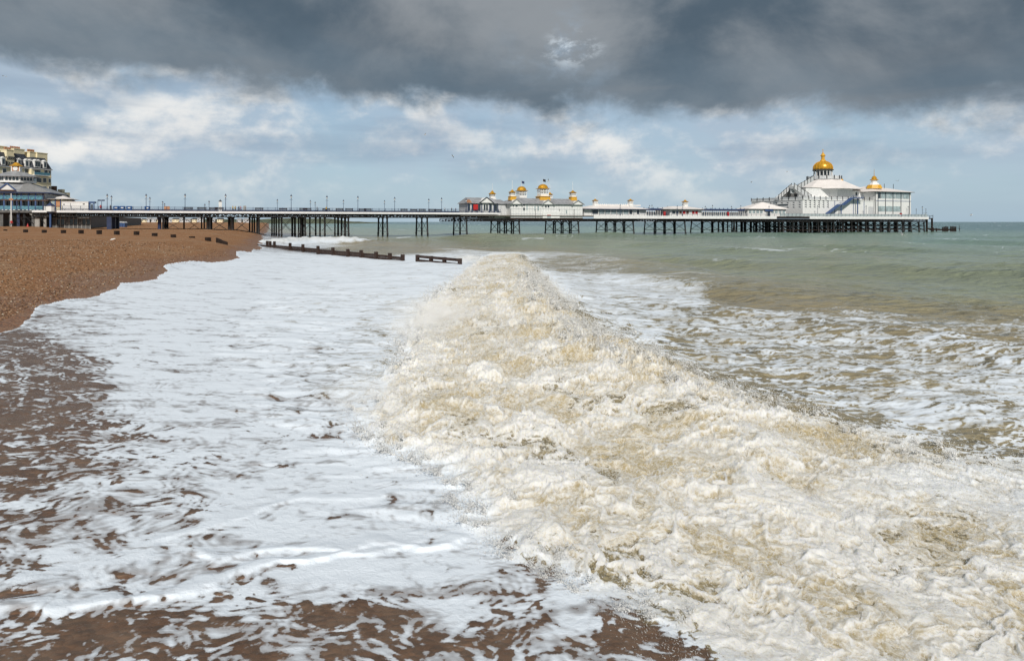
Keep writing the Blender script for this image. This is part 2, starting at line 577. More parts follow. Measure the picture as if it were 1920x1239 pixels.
# ------------------------------------------------------------------ beach material and mesh
def beach_material():
    m = bpy.data.materials.new('shingle')
    m.use_nodes = True
    t = NT(m.node_tree)
    tc = t.node('ShaderNodeTexCoord')
    p = tc.outputs['Object']
    wet = t.node('ShaderNodeAttribute', attribute_name='wet').outputs['Fac']

    def vor(scale):
        v = t.node('ShaderNodeTexVoronoi')
        t.put(v.inputs['Vector'], p)
        v.inputs['Scale'].default_value = scale
        return v
    v1, v2, v3 = vor(11.0), vor(4.2), vor(1.6)

    def chan(v, i=0):
        sp = t.node('ShaderNodeSeparateColor')
        t.l.new(v.outputs['Color'], sp.inputs[0])
        return sp.outputs[i]

    def ramp(f, stops):
        r = t.node('ShaderNodeValToRGB')
        r.color_ramp.interpolation = 'LINEAR'
        els = r.color_ramp.elements
        while len(els) < len(stops):
            els.new(0.5)
        for e, (pos, c) in zip(els, stops):
            e.position = pos
            e.color = c
        t.l.new(f, r.inputs[0])
        return r.outputs[0]
    pal = [(0.0, (0.055, 0.026, 0.013, 1)), (0.25, (0.17, 0.078, 0.034, 1)), (0.5, (0.27, 0.135, 0.060, 1)),
           (0.75, (0.33, 0.19, 0.10, 1)), (0.9, (0.40, 0.30, 0.20, 1)), (1.0, (0.50, 0.44, 0.36, 1))]
    c1, c2, c3 = ramp(chan(v1), pal), ramp(chan(v2, 1), pal), ramp(chan(v3, 2), pal)
    c = t.mix(0.40, c1, c2)
    c = t.mix(0.20, c, c3)
    c = t.mix(0.50, c, (0.33, 0.160, 0.072))
    # coarse pale flint drifts and finer brown drifts
    n = t.noise(t.vmath('MULTIPLY', p, (1.0, 0.7, 1.0)), 0.22, 5, 0.6, 0.5)
    c = t.mix(t.step(n, 0.48, 0.70, 0.0, 0.45), c, t.mix(0.6, c, (0.40, 0.31, 0.22)))
    n3 = t.noise(p, 0.9, 5, 0.65, 0.4)
    c = t.mix(t.step(n3, 0.52, 0.75, 0.0, 0.55), c, t.mix(0.7, c, (0.12, 0.055, 0.024)))
    dark = t.mix(1.0, c, (0.82, 0.78, 0.78), 'MULTIPLY')
    c = t.mix(wet, c, dark)
    b = t.node('ShaderNodeBsdfPrincipled')
    t.put(b.inputs['Base Color'], c)
    t.put(b.inputs['Roughness'], t.math('SUBTRACT', 0.85, t.math('MULTIPLY', wet, 0.40)))
    t.put(b.inputs['Specular IOR Level'], t.math('ADD', 0.15, t.math('MULTIPLY', wet, 0.25)))
    bp = t.node('ShaderNodeBump')
    bp.inputs['Strength'].default_value = 0.9
    bp.inputs['Distance'].default_value = 0.10
    hgt = t.math('ADD', t.math('MULTIPLY', v1.outputs['Distance'], -0.6), t.math('MULTIPLY', v2.outputs['Distance'], -0.9))
    t.l.new(hgt, bp.inputs['Height'])
    t.l.new(bp.outputs[0], b.inputs['Normal'])
    o = t.node('ShaderNodeOutputMaterial')
    t.l.new(b.outputs[0], o.inputs[0])
    MATS['shingle'] = m


beach_material()


def build_beach():
    f = 667.0
    p1 = np.concatenate([np.linspace(0.6, 30, 110), np.linspace(30.6, 240, 230), np.linspace(243, 1500, 60)])
    d = (H - 0.5) * f / p1[::-1]
    k = np.linspace(-1.15, 0.75, 620)
    Y, K = np.meshgrid(d, k, indexing='ij')
    Y, K = Y.astype(np.float32), K.astype(np.float32)
    X = K * Y
    sd = shore_sd(X, Y)
    Z = beach_z(X, Y, sd)
    amp = sst(0.2, 3, sd) * np.clip(1 - Y / 90, 0, 1)
    Z = Z + amp * (0.035 * pn(X / 0.55, Y / 0.55, 31) + 0.03 * np.abs(pn(X / 0.22, Y / 0.22, 32)))
    edge = 1.6 * pn(X / 6, Y / 6, 41) + 2.2
    wet = 1 - sst(edge - 0.8, edge + 2.0, sd)
    o, _ = grid_mesh('beach', X, Y, Z, keep=(sd > -22), attrs={'wet': wet}, mats=['shingle'])
    tag(o, 'brown shingle beach sloping down to the foamy water', None, None, 'structure')


build_beach()

# the loose stones that can be told apart on the nearer shingle
def pebbles():
    N = 9000
    y = rng.uniform(22, 80, N * 6) ** 1.0
    k = rng.uniform(-0.9, -0.3, N * 6)
    x = k * y
    sd = shore_sd(x.astype(np.float32), y.astype(np.float32))
    ok = (sd > 0.8) & (rng.random(N * 6) < np.clip(26 / y, 0, 1))
    x, y = x[ok][:N], y[ok][:N]
    z = beach_z(x.astype(np.float32), y.astype(np.float32))
    n = len(x)
    base = np.array([(1, 0, 0), (0.3, 0.95, 0), (-0.8, 0.6, 0), (-0.8, -0.6, 0), (0.3, -0.95, 0), (0, 0, 0.62), (0, 0, -0.5)], float)
    fc = np.array([(0, 1, 5), (1, 2, 5), (2, 3, 5), (3, 4, 5), (4, 0, 5), (1, 0, 6), (2, 1, 6), (3, 2, 6), (4, 3, 6), (0, 4, 6)])
    a = rng.uniform(0, 6.28, n)
    s = rng.uniform(0.025, 0.06, n) * (1 + 0.010 * y)
    st = rng.uniform(0.65, 1.0, n)
    V = np.repeat(base[None], n, 0) * (1 + rng.uniform(-0.2, 0.2, (n, 7, 1)))
    V = V * s[:, None, None]
    V[:, :, 1] *= st[:, None]
    ca, sa = np.cos(a)[:, None], np.sin(a)[:, None]
    vx, vy = V[:, :, 0] * ca - V[:, :, 1] * sa, V[:, :, 0] * sa + V[:, :, 1] * ca
    co = np.stack([vx + x[:, None], vy + y[:, None], V[:, :, 2] + z[:, None] + s[:, None] * 0.15], -1).reshape(-1, 3)
    fs = (fc[None] + (np.arange(n) * 7)[:, None, None]).reshape(-1, 3)
    me = tri_mesh('shingle_pebbles', co, fs)
    tone = np.repeat(rng.random(n), 7)
    at = me.attributes.new('tone', 'FLOAT', 'POINT')
    at.data.foreach_set('value', tone.astype(np.float32))
    m = bpy.data.materials.new('pebble')
    m.use_nodes = True
    t = NT(m.node_tree)
    f = t.node('ShaderNodeAttribute', attribute_name='tone').outputs['Fac']
    r = t.node('ShaderNodeValToRGB')
    els = r.color_ramp.elements
    els[0].color = (0.07, 0.035, 0.018, 1)
    els[1].color = (0.44, 0.38, 0.31, 1)
    e = els.new(0.5)
    e.color = (0.24, 0.13, 0.065, 1)
    e = els.new(0.85)
    e.color = (0.31, 0.20, 0.12, 1)
    t.l.new(f, r.inputs[0])
    b = t.node('ShaderNodeBsdfPrincipled')
    t.l.new(t.mix(0.25, r.outputs[0], t.noise(t.node('ShaderNodeTexCoord').outputs['Object'], 30, 3, out=1), 'OVERLAY'), b.inputs['Base Color'])
    b.inputs['Roughness'].default_value = 0.7
    o = t.node('ShaderNodeOutputMaterial')
    t.l.new(b.outputs[0], o.inputs[0])
    MATS['pebble'] = m
    me.materials.append(m)
    tag(link('shingle_pebbles', me), 'loose brown and pale pebbles strewn over the shingle beach', None, None, 'stuff')


def tri_mesh(name, co, fs):
    me = bpy.data.meshes.new(name)
    me.vertices.add(len(co))
    me.vertices.foreach_set('co', co.astype(np.float32).ravel())
    me.loops.add(len(fs) * 3)
    me.loops.foreach_set('vertex_index', fs.astype(np.int32).ravel())
    me.polygons.add(len(fs))
    me.polygons.foreach_set('loop_start', (np.arange(len(fs)) * 3).astype(np.int32))
    me.update()
    me.validate()
    return me


pebbles()

# ------------------------------------------------------------------ sea
def sea_material():
    m = bpy.data.materials.new('sea_water')
    m.use_nodes = True
    t = NT(m.node_tree)
    tc = t.node('ShaderNodeTexCoord')
    p = tc.outputs['Object']
    A = lambda n, o='Fac': t.node('ShaderNodeAttribute', attribute_name=n).outputs[o]
    foam, sand, thin, turb, wcol = A('foam'), A('sand'), A('thin'), A('turb'), A('wcol', 'Color')
    # break up the foam edge with finer lace
    n1 = t.noise(p, 8.5, 8, 0.64, 0.7)
    n2 = t.noise(t.vmath('MULTIPLY', p, (1.0, 1.0, 1.0)), 22.0, 5, 0.6, 0.5)
    fm = t.math('ADD', foam, t.math('MULTIPLY', t.math('SUBTRACT', n1, 0.5), 1.15))
    fm = t.math('ADD', fm, t.math('MULTIPLY', t.math('SUBTRACT', n2, 0.5), 0.50))
    mask = t.step(fm, 0.40, 0.61)
    # bubbles are packed unevenly: a thin veil lets the water through
    vn = t.noise(t.vmath('MULTIPLY', p, (0.42, 1.2, 1.0)), 1.3, 8, 0.66, 0.8)
    veil = t.step(t.math('ADD', t.math('ADD', vn, t.math('MULTIPLY', t.math('SUBTRACT', foam, 0.8), 0.35)), t.math('MULTIPLY', turb, 0.6)), 0.36, 0.64, 0.42, 1.0)
    mask = t.math('MULTIPLY', mask, veil)
    # water body: turbid, with small ripples
    wb = t.node('ShaderNodeBsdfPrincipled')
    t.put(wb.inputs['Base Color'], wcol)
    wb.inputs['Roughness'].default_value = 0.2
    wb.inputs['IOR'].default_value = 1.33
    wb.inputs['Specular IOR Level'].default_value = 0.42
    r1 = t.noise(t.vmath('MULTIPLY', p, (1.0, 1.5, 1.0)), 1.3, 6, 0.60, 0.5)
    r2 = t.noise(t.vmath('MULTIPLY', p, (1.0, 1.4, 1.0)), 0.28, 4, 0.55, 0.3)
    bp = t.node('ShaderNodeBump')
    bp.inputs['Strength'].default_value = 1.0
    bp.inputs['Distance'].default_value = 0.32
    r3 = t.noise(t.vmath('MULTIPLY', p, (1.0, 0.8, 1.0)), 0.075, 4, 0.6, 0.4)
    hsum = t.math('ADD', t.math('ADD', r1, t.math('MULTIPLY', r2, 2.6)), t.math('MULTIPLY', r3, 7.0))
    t.l.new(hsum, bp.inputs['Height'])
    t.l.new(bp.outputs[0], wb.inputs['Normal'])
    # thin film running over shingle: clear, with a wet sheen
    tr = t.node('ShaderNodeBsdfTransparent')
    tr.inputs[0].default_value = (0.98, 0.965, 0.95, 1)
    gl = t.node('ShaderNodeBsdfGlossy')
    gl.inputs['Roughness'].default_value = 0.22
    gl.inputs['Color'].default_value = (0.9, 0.9, 0.9, 1)
    bf = t.node('ShaderNodeBump')
    bf.inputs['Strength'].default_value = 0.6
    bf.inputs['Distance'].default_value = 0.03
    t.l.new(t.noise(p, 9.0, 5, 0.6, 0.4), bf.inputs['Height'])
    t.l.new(bf.outputs[0], gl.inputs['Normal'])
    sed = t.node('ShaderNodeBsdfDiffuse')
    t.put(sed.inputs['Color'], t.mix(t.step(t.noise(p, 1.6, 6, 0.65, 0.6), 0.35, 0.68), (0.22, 0.152, 0.112), (0.35, 0.26, 0.195)))
    trm = t.node('ShaderNodeMixShader')
    trm.inputs[0].default_value = 0.32
    t.l.new(tr.outputs[0], trm.inputs[1])
    t.l.new(sed.outputs[0], trm.inputs[2])
    tr = trm
    lw = t.node('ShaderNodeFresnel')
    lw.inputs['IOR'].default_value = 1.33
    film = t.node('ShaderNodeMixShader')
    t.l.new(t.math('MULTIPLY', lw.outputs[0], 0.6), film.inputs[0])
    t.l.new(tr.outputs[0], film.inputs[1])
    t.l.new(gl.outputs[0], film.inputs[2])
    water = t.node('ShaderNodeMixShader')
    t.l.new(thin, water.inputs[0])
    t.l.new(wb.outputs[0], water.inputs[1])
    t.l.new(film.outputs[0], water.inputs[2])
    # foam: white bubbles, stained with stirred-up sand in the breaker
    fb = t.node('ShaderNodeBsdfPrincipled')
    s1 = t.noise(p, 3.2, 7, 0.66, 1.2)
    s2 = t.noise(p, 14.0, 6, 0.65, 1.0)
    sn = t.math('ADD', sand, t.math('MULTIPLY', t.math('MULTIPLY', t.math('SUBTRACT', s1, 0.52), 1.0), turb))
    sn = t.math('ADD', sn, t.math('MULTIPLY', t.math('MULTIPLY', t.math('SUBTRACT', s2, 0.5), 1.6), turb), clamp=True)
    fil = t.step(t.math('ABSOLUTE', t.math('SUBTRACT', t.noise(p, 4.5, 5, 0.6, 2.2), 0.5)), 0.0, 0.035, 1.0, 0.0)
    sn = t.math('MULTIPLY', sn, t.math('SUBTRACT', 1.0, t.math('MULTIPLY', fil, 0.8)))
    white = t.mix(turb, (0.75, 0.82, 0.905), (0.88, 0.88, 0.86))  # blue of thin foam: its scattering and the reflected sky, put into the colour
    fc = t.mix(sn, white, (0.50, 0.41, 0.235))
    t.put(fb.inputs['Base Color'], fc)
    fb.inputs['Roughness'].default_value = 0.55
    t.put(fb.inputs['Subsurface Weight'], t.math('MULTIPLY', turb, 0.9))
    fb.inputs['Subsurface Radius'].default_value = (1.0, 0.95, 0.8)
    fb.inputs['Subsurface Scale'].default_value = 0.075
    fb.inputs['Specular IOR Level'].default_value = 0.35
    b2 = t.node('ShaderNodeBump')
    b2.inputs['Strength'].default_value = 0.8
    b2.inputs['Distance'].default_value = 0.022
    fh = t.math('ADD', t.math('MULTIPLY', n1, 1.0), t.math('MULTIPLY', n2, 0.5))
    k1 = t.noise(p, 9.0, 7, 0.68, 1.6)
    fh = t.math('ADD', fh, t.math('MULTIPLY', t.math('MULTIPLY', t.math('ABSOLUTE', t.math('SUBTRACT', k1, 0.5)), 6.0), turb))
    t.l.new(fh, b2.inputs['Height'])
    t.l.new(b2.outputs[0], fb.inputs['Normal'])
    mx = t.node('ShaderNodeMixShader')
    t.l.new(mask, mx.inputs[0])
    t.l.new(water.outputs[0], mx.inputs[1])
    t.l.new(fb.outputs[0], mx.inputs[2])
    o = t.node('ShaderNodeOutputMaterial')
    t.l.new(mx.outputs[0], o.inputs[0])
    MATS['sea_water'] = m


sea_material()

# crest and toe of the breaker that rolls in across the middle of the bay
CREST = [(0.6, 112), (0.3, 96), (0.5, 82), (1.1, 57), (1.4, 42), (1.6, 31), (2.8, 21.5), (4.4, 17.8), (6.6, 14.6), (9.0, 12.2), (13, 11.0), (22, 9.8)]
TOE = [(-2.0, 110), (-3.2, 92), (-4.2, 78), (-4.9, 45), (-4.9, 31), (-3.9, 22), (-3.9, 16.2), (-3.0, 13.6), (-1.3, 12.1), (-0.75, 10.0), (0.1, 8.9), (1.55, 7.5), (1.75, 6.6),
       (2.6, 4.5), (6, 0)]
# foam cover read off the photograph: pixel -> share of white
COVER = [(500, 520, .97), (300, 560, .96), (700, 520, .95), (600, 600, .92), (300, 640, .95), (170, 630, .85), (700, 600, .82), (450, 700, .9), (650, 690, .78),
         (300, 760, .92), (600, 800, .86), (450, 860, .82), (250, 860, .62), (100, 760, .46), (40, 700, .54), (110, 850, .46), (30, 920, .5), (200, 950, .74),
         (500, 950, .93), (700, 950, .9), (60, 1020, .68), (300, 1030, .68), (720, 1000, .97), (400, 1070, .62), (150, 1120, .72), (650, 1080, .88), (850, 1060, .9),
         (950, 1150, .66), (500, 1150, .66), (200, 1190, .52), (60, 1220, .50), (400, 1220, .54), (700, 1210, .56), (1000, 1210, .52), (1150, 1220, .46),
         (1080, 1140, .75), (1100, 540, .78), (1250, 560, .74), (1180, 620, .74), (1400, 625, .62), (1600, 625, .50), (1880, 620, .48), (1500, 680, .58),
         (1300, 640, .6), (1600, 720, .60), (1800, 690, .62), (1700, 780, .80), (1880, 760, .74), (1620, 760, .6), (1880, 830, .55), (1400, 555, .22),
         (1500, 545, .04), (1300, 505, .08), (1700, 545, .02), (1850, 570, .10), (1900, 480, .04), (1080, 500, .5), (1400, 480, .05), (1400, 445, .04),
         (930, 460, .18), (700, 468, .3), (800, 450, .06), (580, 458, .75), (480, 455, .6), (1800, 430, .06), (1600, 460, .03), (660, 455, .35),
         (1750, 900, .5), (1600, 1000, .6), (1880, 950, .6), (1500, 1150, .6), (1850, 1150, .55), (950, 485, .7), (820, 500, .95), (640, 490, .97)]
SWASH = [[(-20, 1168), (120, 1158), (230, 1140), (330, 1122), (420, 1104), (470, 1078), (510, 1052), (620, 1030), (720, 1016), (860, 1002)],
         [(-20, 1140), (150, 1105), (260, 1060), (330, 1010), (420, 975), (560, 930), (720, 915)],
         [(400, 1050), (480, 1035), (600, 1022), (760, 1012)]]


def build_sea():
    f = 667.0
    p = np.concatenate([np.arange(0.12, 24, 0.30), np.arange(24, 90, 0.50), np.arange(90, 545, 0.70)])
    d = (H * f / p[::-1]).astype(np.float32)
    k = np.linspace(-0.92, 0.92, 1380).astype(np.float32)
    Y, K = np.meshgrid(d, k, indexing='ij')
    X = K * Y
    dY = Y * Y / (H * f) * 0.6           # ground length of a mesh step
    sd = shore_sd(X, Y)
    zb = beach_z(X, Y, sd)
    off = -sd                             # distance offshore
    nearm = Y < 140
    rr = np.where(nearm.any(1))[0]
    sl_ = slice(rr[0], rr[-1] + 1)
    # --- swell and chop
    deep = sst(6, 30, off)
    Z = np.zeros_like(X)
    for lam, amp, ang, seed in ((46, .45, 205, 1), (27, .36, 214, 2), (17, .25, 196, 3), (11, .16, 222, 4), (6.5, .09, 205, 5), (3.6, .04, 190, 6)):
        c, s = math.cos(R(ang)), math.sin(R(ang))
        q = (X * c + Y * s) / lam * 2 * np.pi + 2.4 * pn(X / (lam * 2.2), Y / (lam * 2.2), seed)
        env = 0.55 + 0.75 * pn(X / (lam * 3) + 9, Y / (lam * 3), seed + 50)
        w = np.sin(q)
        w = np.where(w > 0, w ** 1.4, -np.abs(w) ** 0.9)
        Z += amp * w * np.clip(env, 0.1, 1.4) * np.clip(lam / (3.0 * dY) - 0.4, 0, 1)
    far = sst(120, 400, Y)
    Z *= deep * (1 - 0.25 * far)
    crestness = Z.copy()
    Z += deep * sst(4, 20, off) * (0.045 * fbm(X / 2.2, Y / 1.8, 71, 3)) * np.clip(2.2 / (2 * dY) - .3, 0, 1)
    # --- humps of swell in front of the pier
    foam_add = np.zeros_like(X)
    for (pa, ya, pb, yb, amp, wid) in ((905, 447, 1120, 441, 1.0, 11.0), (1330, 441, 1470, 439, 0.8, 8.0), (760, 449, 900, 447, 0.35, 7.0), (1480, 523, 1720, 526, 0.35, 4.0),
                                       (1060, 486, 1330, 505, 0.45, 3.0)):
        ax, ay = g2(pa, ya)
        bx, by = g2(pb, yb)
        dist, sg, arc = polydist(X, Y, [(ax, ay), (bx, by)])
        h = amp * np.exp(-(dist / wid) ** 2)
        Z += h
        crestness += 0.1 * h
    # --- small breaker under the pier by the shore
    pts = [g2(500, 461), g2(560, 456), g2(620, 455), g2(668, 457)]
    dist, sg, arc = polydist(X, Y, pts)
    L = arc.max()
    taper = sst(0, 4, arc) * (1 - sst(L - 4, L, arc))
    ub = sg * dist
    brk = taper * np.where(ub > 0, np.exp(-(dist / 4.0) ** 2), np.exp(-(dist / 5.0) ** 2))
    lump = billow(X / 2.2, Y / 2.2, 91, 3)
    Z += brk * (1.05 + 0.9 * lump)
    foam_add += 0.9 * sst(0.10, 0.4, brk)
    sandf = 0.30 * sst(0.3, 0.8, brk)
    # --- the big breaker
    Xs, Ys = X[sl_], Y[sl_]
    dc, sc, ac = polydist(Xs, Ys, CREST)
    dt, st, at_ = polydist(Xs, Ys, TOE)
    ptsC = np.array(CREST)
    al = np.concatenate([[0], np.cumsum(np.hypot(*np.diff(ptsC, axis=0).T))])
    hc = np.interp(ac, al, [0.0, 0.12, 0.38, 0.62, 0.78, 0.86, 0.78, 0.58, 0.30, 0.10, 0.02, 0.0]).astype(np.float32)
    # wandering crest height
    hc = hc * (1 + 0.16 * pn(ac / 3.1, ac * 0 + 1.5, 77) + 0.12 * pn(ac / 1.2, ac * 0 + 4.5, 78))
    sea_side = sc < 0          # polyline runs towards the camera: seaward is on its left hand
    behind_toe = st < 0        # seaward of the toe
    fr = np.clip(dt / (dt + dc + 1e-3), 0, 1)
    tj = 0.05 * pn(Xs / 0.8, Ys / 0.8, 61) + 0.03 * pn(Xs / .3, Ys / .3, 62)
    frj = np.clip(fr + tj, 0, 1)
    front = hc * (0.32 * sst(0.0, 0.16, frj) + 0.68 * sst(0.05, 1.0, frj) ** 1.25)
    back = hc * np.exp(-(dc / (2.2 + 1.6 * hc)) ** 1.3)
    core = np.where(sea_side, back, np.where(behind_toe, front, 0.0))
    inz = np.where(sea_side, np.exp(-(dc / 1.3) ** 2), np.where(behind_toe, sst(0.0, 0.10, frj), 0.0))
    # broad turbulent field that trails off seaward close to the camera
    inz = inz * (1 - (1 - sst(0.08, 0.40, hc)) * sst(30, 50, Ys))
    dn = (1 - sst(7.5, 15.5, Ys - 0.10 * Xs + 1.2 * pn(Xs / 2.2, Ys / 2.2, 65))) * np.where(sea_side, 1.0, 0.0) * sst(2, 6, Xs)
    inz = inz * (1 - 0.45 * sst(4.5, 8.5, Xs))
    inz = np.maximum(inz, 0.72 * dn)
    # turbulence: rounded lumps with sharp creases, warped sideways, plus thrown ridges
    wx = Xs + 0.42 * pn(Xs / 1.1, Ys / 1.1, 101) + 0.20 * pn(Xs / .42, Ys / .42, 102) + 0.07 * pn(Xs / .15, Ys / .15, 105)
    wy = Ys + 0.42 * pn(Xs / 1.1, Ys / 1.1, 103) + 0.20 * pn(Xs / .42, Ys / .42, 104) + 0.07 * pn(Xs / .15, Ys / .15, 106)
    l1 = np.abs(pn(wx / 1.5, wy / 1.7, 111))
    l2 = np.abs(pn(wx / 0.62, wy / 0.7, 112))
    l3 = np.abs(pn(wx / 0.27, wy / 0.30, 113))
    l4 = np.abs(pn(wx / 0.12, wy / 0.13, 114))
    res = np.clip(0.25 / (2.2 * dY[sl_]), 0, 1)
    ra = 1 - np.abs(pn(wx / 0.80 + 5, wy / 0.85, 121))
    rb = 1 - np.abs(pn(wx / 0.34 + 5, wy / 0.36, 122))
    rc = 1 - np.abs(pn(wx / 0.15 + 2, wy / 0.16, 124))
    pat = sst(-0.35, 0.35, pn(wx / 1.3, wy / 1.3, 123))
    rid = np.clip(sst(.76, .98, ra) + .8 * sst(.74, .98, rb) * (.35 + .65 * pat), 0, 1.3)
    rid2 = sst(.70, .98, rc)
    l0 = np.abs(pn(wx / 3.0 + 3, wy / 2.6, 110))
    T = 0.26 * (l0 - .25) + 0.25 * l1 + 0.14 * l2 + 0.055 * l3 * res + 0.022 * l4 * res + (.3 + .7 * pat) * (0.075 * rid + 0.03 * rid2 * res) - 0.09
    tscale = np.clip(0.50 + 0.75 * hc, 0.4, 1.15)
    tscale = tscale * (1 - dn) + 0.50 * dn
    T = T - 0.10 * sst(4, 8, Xs)
    # calmer right behind the crest far away: a smooth brown back
    Zs = core + inz * T * tscale
    Z[sl_] = Z[sl_] * (1 - np.clip(inz, 0, 1)) + Zs
    # thrown lip
    lip = np.exp(-((fr - 0.93) / 0.10) ** 2) * behind_toe * ~sea_side
    Z[sl_] += lip * hc * 0.10 * (rid + rid2 * res)
    # --- water of the inner bay: gentle ripples on the sheet of foam
    inner = sst(0.0, 4.0, off) * (1 - deep)
    lam_ok = np.clip(0.9 / (2.5 * dY) - .2, 0, 1)
    rip = 0.085 * fbm(X / 1.9, Y / 0.8, 131, 3) * lam_ok + 0.10 * fbm(X / 7, Y / 3.0, 133, 3)
    Z += np.where(Y < 130, (1 - np.pad(inz, ((sl_.start, X.shape[0] - sl_.stop), (0, 0)))) * rip * (0.35 + 0.9 * sst(3, 9, off)), 0)
    # --- swash: film clinging to the shingle; scalloped edge
    edge = 1.3 * pn(X / 9 + 2, Y / 9, 141) + 0.35 * pn(X / 2.8, Y / 2.8, 142) + 0.10 * pn(X / .7, Y / .7, 143) + 0.4
    film = zb + 0.035 + 0.012 * fbm(X / .5, Y / .35, 144, 2)
    Z = np.where(sd > -14, np.maximum(Z, film), Z)
    over = sd - edge
    Z = np.where(over > 0, zb - 0.02 - 0.25 * np.clip(over, 0, 4), Z)
    depth = Z - zb
    thin = (1 - sst(0.05, 0.30, depth)) * (Y < 260)
    # --- swash fronts
    sw = np.zeros_like(X)
    for i, line in enumerate(SWASH):
        pts = [g2(a, b, 0.12) for a, b in line]
        Xw, Yw = X[sl_], Y[sl_]
        jx = Xw + 0.26 * pn(Xw / .8, Yw / .8, 151 + i) + 0.05 * pn(Xw / .2, Yw / .2, 155 + i)
        jy = Yw + 0.26 * pn(Xw / .8, Yw / .8, 161 + i) + 0.05 * pn(Xw / .2, Yw / .2, 165 + i)
        dist, sg, arc = polydist(jx, jy, pts)
        wd = (0.075, 0.10, 0.07)[i] * (1 + 0.6 * pn(arc / .7, arc * 0, 170 + i))
        amp = (1.0, 0.55, 0.8)[i]
        prof = np.where(sg > 0, np.exp(-(dist / wd) ** 2), np.exp(-(dist / (wd * 2.6)) ** 2))
        sw[sl_] = np.maximum(sw[sl_], amp * prof)
    Z += 0.05 * sw
    # ---------------------------------------------------------------- foam cover
    lk, ld = K, np.log(Y)
    num, den = np.zeros_like(X), np.full_like(X, 1e-6)
    for (a, b, c) in COVER:
        gx, gy = g2(a, b)
        e = ((lk - gx / gy) / 0.055) ** 2 + ((ld - math.log(gy)) / 0.12) ** 2
        wgt = 1.0 / (0.6 + e) ** 3
        num += wgt * c
        den += wgt
    cov = num / den
    cov = cov + 0.13 * sst(.66, .9, cov)
    cov = np.where(Y > 190, np.minimum(cov, 0.05), cov)
    # pattern: warped lace, streaked a little along the run of the water
    wq = 0.38 + 0.5 * sst(12, 22, Y)
    qx = X + wq * fbm(X / 3.1, Y / 3.1, 201, 3) + 0.20 * pn(X / .7, Y / .7, 203)
    qy = Y + wq * fbm(X / 3.1, Y / 3.1, 205, 3) + 0.20 * pn(X / .7, Y / .7, 207)
    qx = qx / (1.0 + 0.55 * sst(13, 24, Y))
    f1 = pn(qx / 2.6, qy / 2.0, 211)
    f2 = pn(qx / 0.85, qy / 0.62, 212)
    f3 = pn(qx / 0.28, qy / 0.23, 213)
    f4 = pn(qx / 0.115, qy / 0.095, 214)
    a3 = np.clip(0.33 / (1.6 * dY) - .1, 0, 1)
    a4 = np.clip(0.14 / (1.4 * dY) - .1, 0, 1)
    a2 = np.clip(0.75 / (1.4 * dY) - .1, 0, 1)
    lace = 0.20 * f1 + 0.34 * (0.32 - np.abs(f2)) * a2 + 0.30 * f2 * a2 + 0.46 * f3 * a3 + 0.44 * f4 * a4 + 0.24 * (0.3 - np.abs(f3)) * a3
    foam = 0.5 + (cov - 0.56) * 1.25 + lace * (1.05 - 0.35 * np.abs(cov - 0.5))
    # white horses far out
    wh = sst(0.30, 0.55, crestness / 0.9 + 0.35 * pn(X / 9, Y / 16, 221)) * sst(0.2, 0.6, pn(X / 26, Y / 60, 222) + .1) * (Y > 95)
    foam = np.maximum(foam, wh * 0.85 * deep)
    fx = fbm(X / 14, Y / 45, 223, 3)
    foam = np.maximum(foam, (Y > 150) * sst(0.34, 0.46, fx) * 0.62 * deep)
    fx2 = pn(X / 16 + .3 * pn(X / 5, Y / 9, 226), Y / 5.5 + .5 * pn(X / 7, Y / 7, 227), 225)
    foam = np.maximum(foam, (Y > 42) * (Y < 260) * sst(0.90, 0.99, 1 - np.abs(fx2)) * sst(-.1, .35, pn(X / 22, Y / 30, 228)) * 0.55 * deep)
    turb = np.zeros_like(X)
    fz = foam[sl_]
    back_c = sst(0.25, 0.8, inz)
    bfoam = 0.68 + 0.40 * (l2 + l3 - 0.35) + 0.35 * rid + 0.42 * pn(wx / 2.4, wy / 2.4, 231)
    smooth_back = np.where(sea_side, sst(0.0, 0.8, dc) * (1 - dn), 0)
    bfoam = bfoam - 0.45 * smooth_back
    foam[sl_] = fz * (1 - back_c) + bfoam * back_c
    # soft brown trough seaward of the near crest
    tr = np.exp(-((dc - 1.4) / 1.1) ** 2) * sea_side * (1 - dn) * sst(11, 15, Ys) * (1 - sst(26, 40, Ys))
    foam[sl_] -= 0.25 * tr
    turb[sl_] = inz
    thin[sl_] *= 1 - sst(0.1, 0.5, inz)
    low = pn(wx / 1.9 + 4, wy / 1.7, 241)
    fine = 0.55 * pn(wx / .45, wy / .45, 243) + 0.45 * pn(wx / .2, wy / .2, 244) * res + 0.35 * pn(wx / .09, wy / .09, 245) * res
    sa = 0.76 + 0.52 * low - 0.62 * rid * (.35 + .65 * pat) - 0.34 * rid2 * res - 0.55 * fine + 0.5 * (.28 - l1) - 0.50 * (1 - sst(0.02, 0.30, fr)) * behind_toe
    sa = sa + 0.22 * sst(0.45, 1.0, fr) * sst(10, 20, Ys) - 0.05 + 0.28 * pn(wx / 3.4 + 1, wy / 3.0, 247)
    sa = sa + 0.35 * np.exp(-((dc - .5) / .9) ** 2) * sea_side * (1 - dn)
    sandf[sl_] = np.maximum(sandf[sl_], np.clip(sa, 0, 1) * back_c)
    foam = foam + foam_add + 0.75 * sw
    # everything thins out at the water's edge
    foam = np.where((sd > -7) & (Y < 46), foam - 0.24 * sst(-6.0, -0.2, over) * sst(46, 30, Y), foam)
    foam = np.where((sd > -3) & (Y < 130), foam + 0.30 * np.exp(-((over + 0.10) / 0.16) ** 2), foam)
    foam = np.clip(foam, -0.3, 1.3)
    # ---------------------------------------------------------------- water colour: sediment inshore, green farther out
    c_sand = np.array([0.275, 0.235, 0.145])
    c_mid = np.array([0.225, 0.262, 0.178])
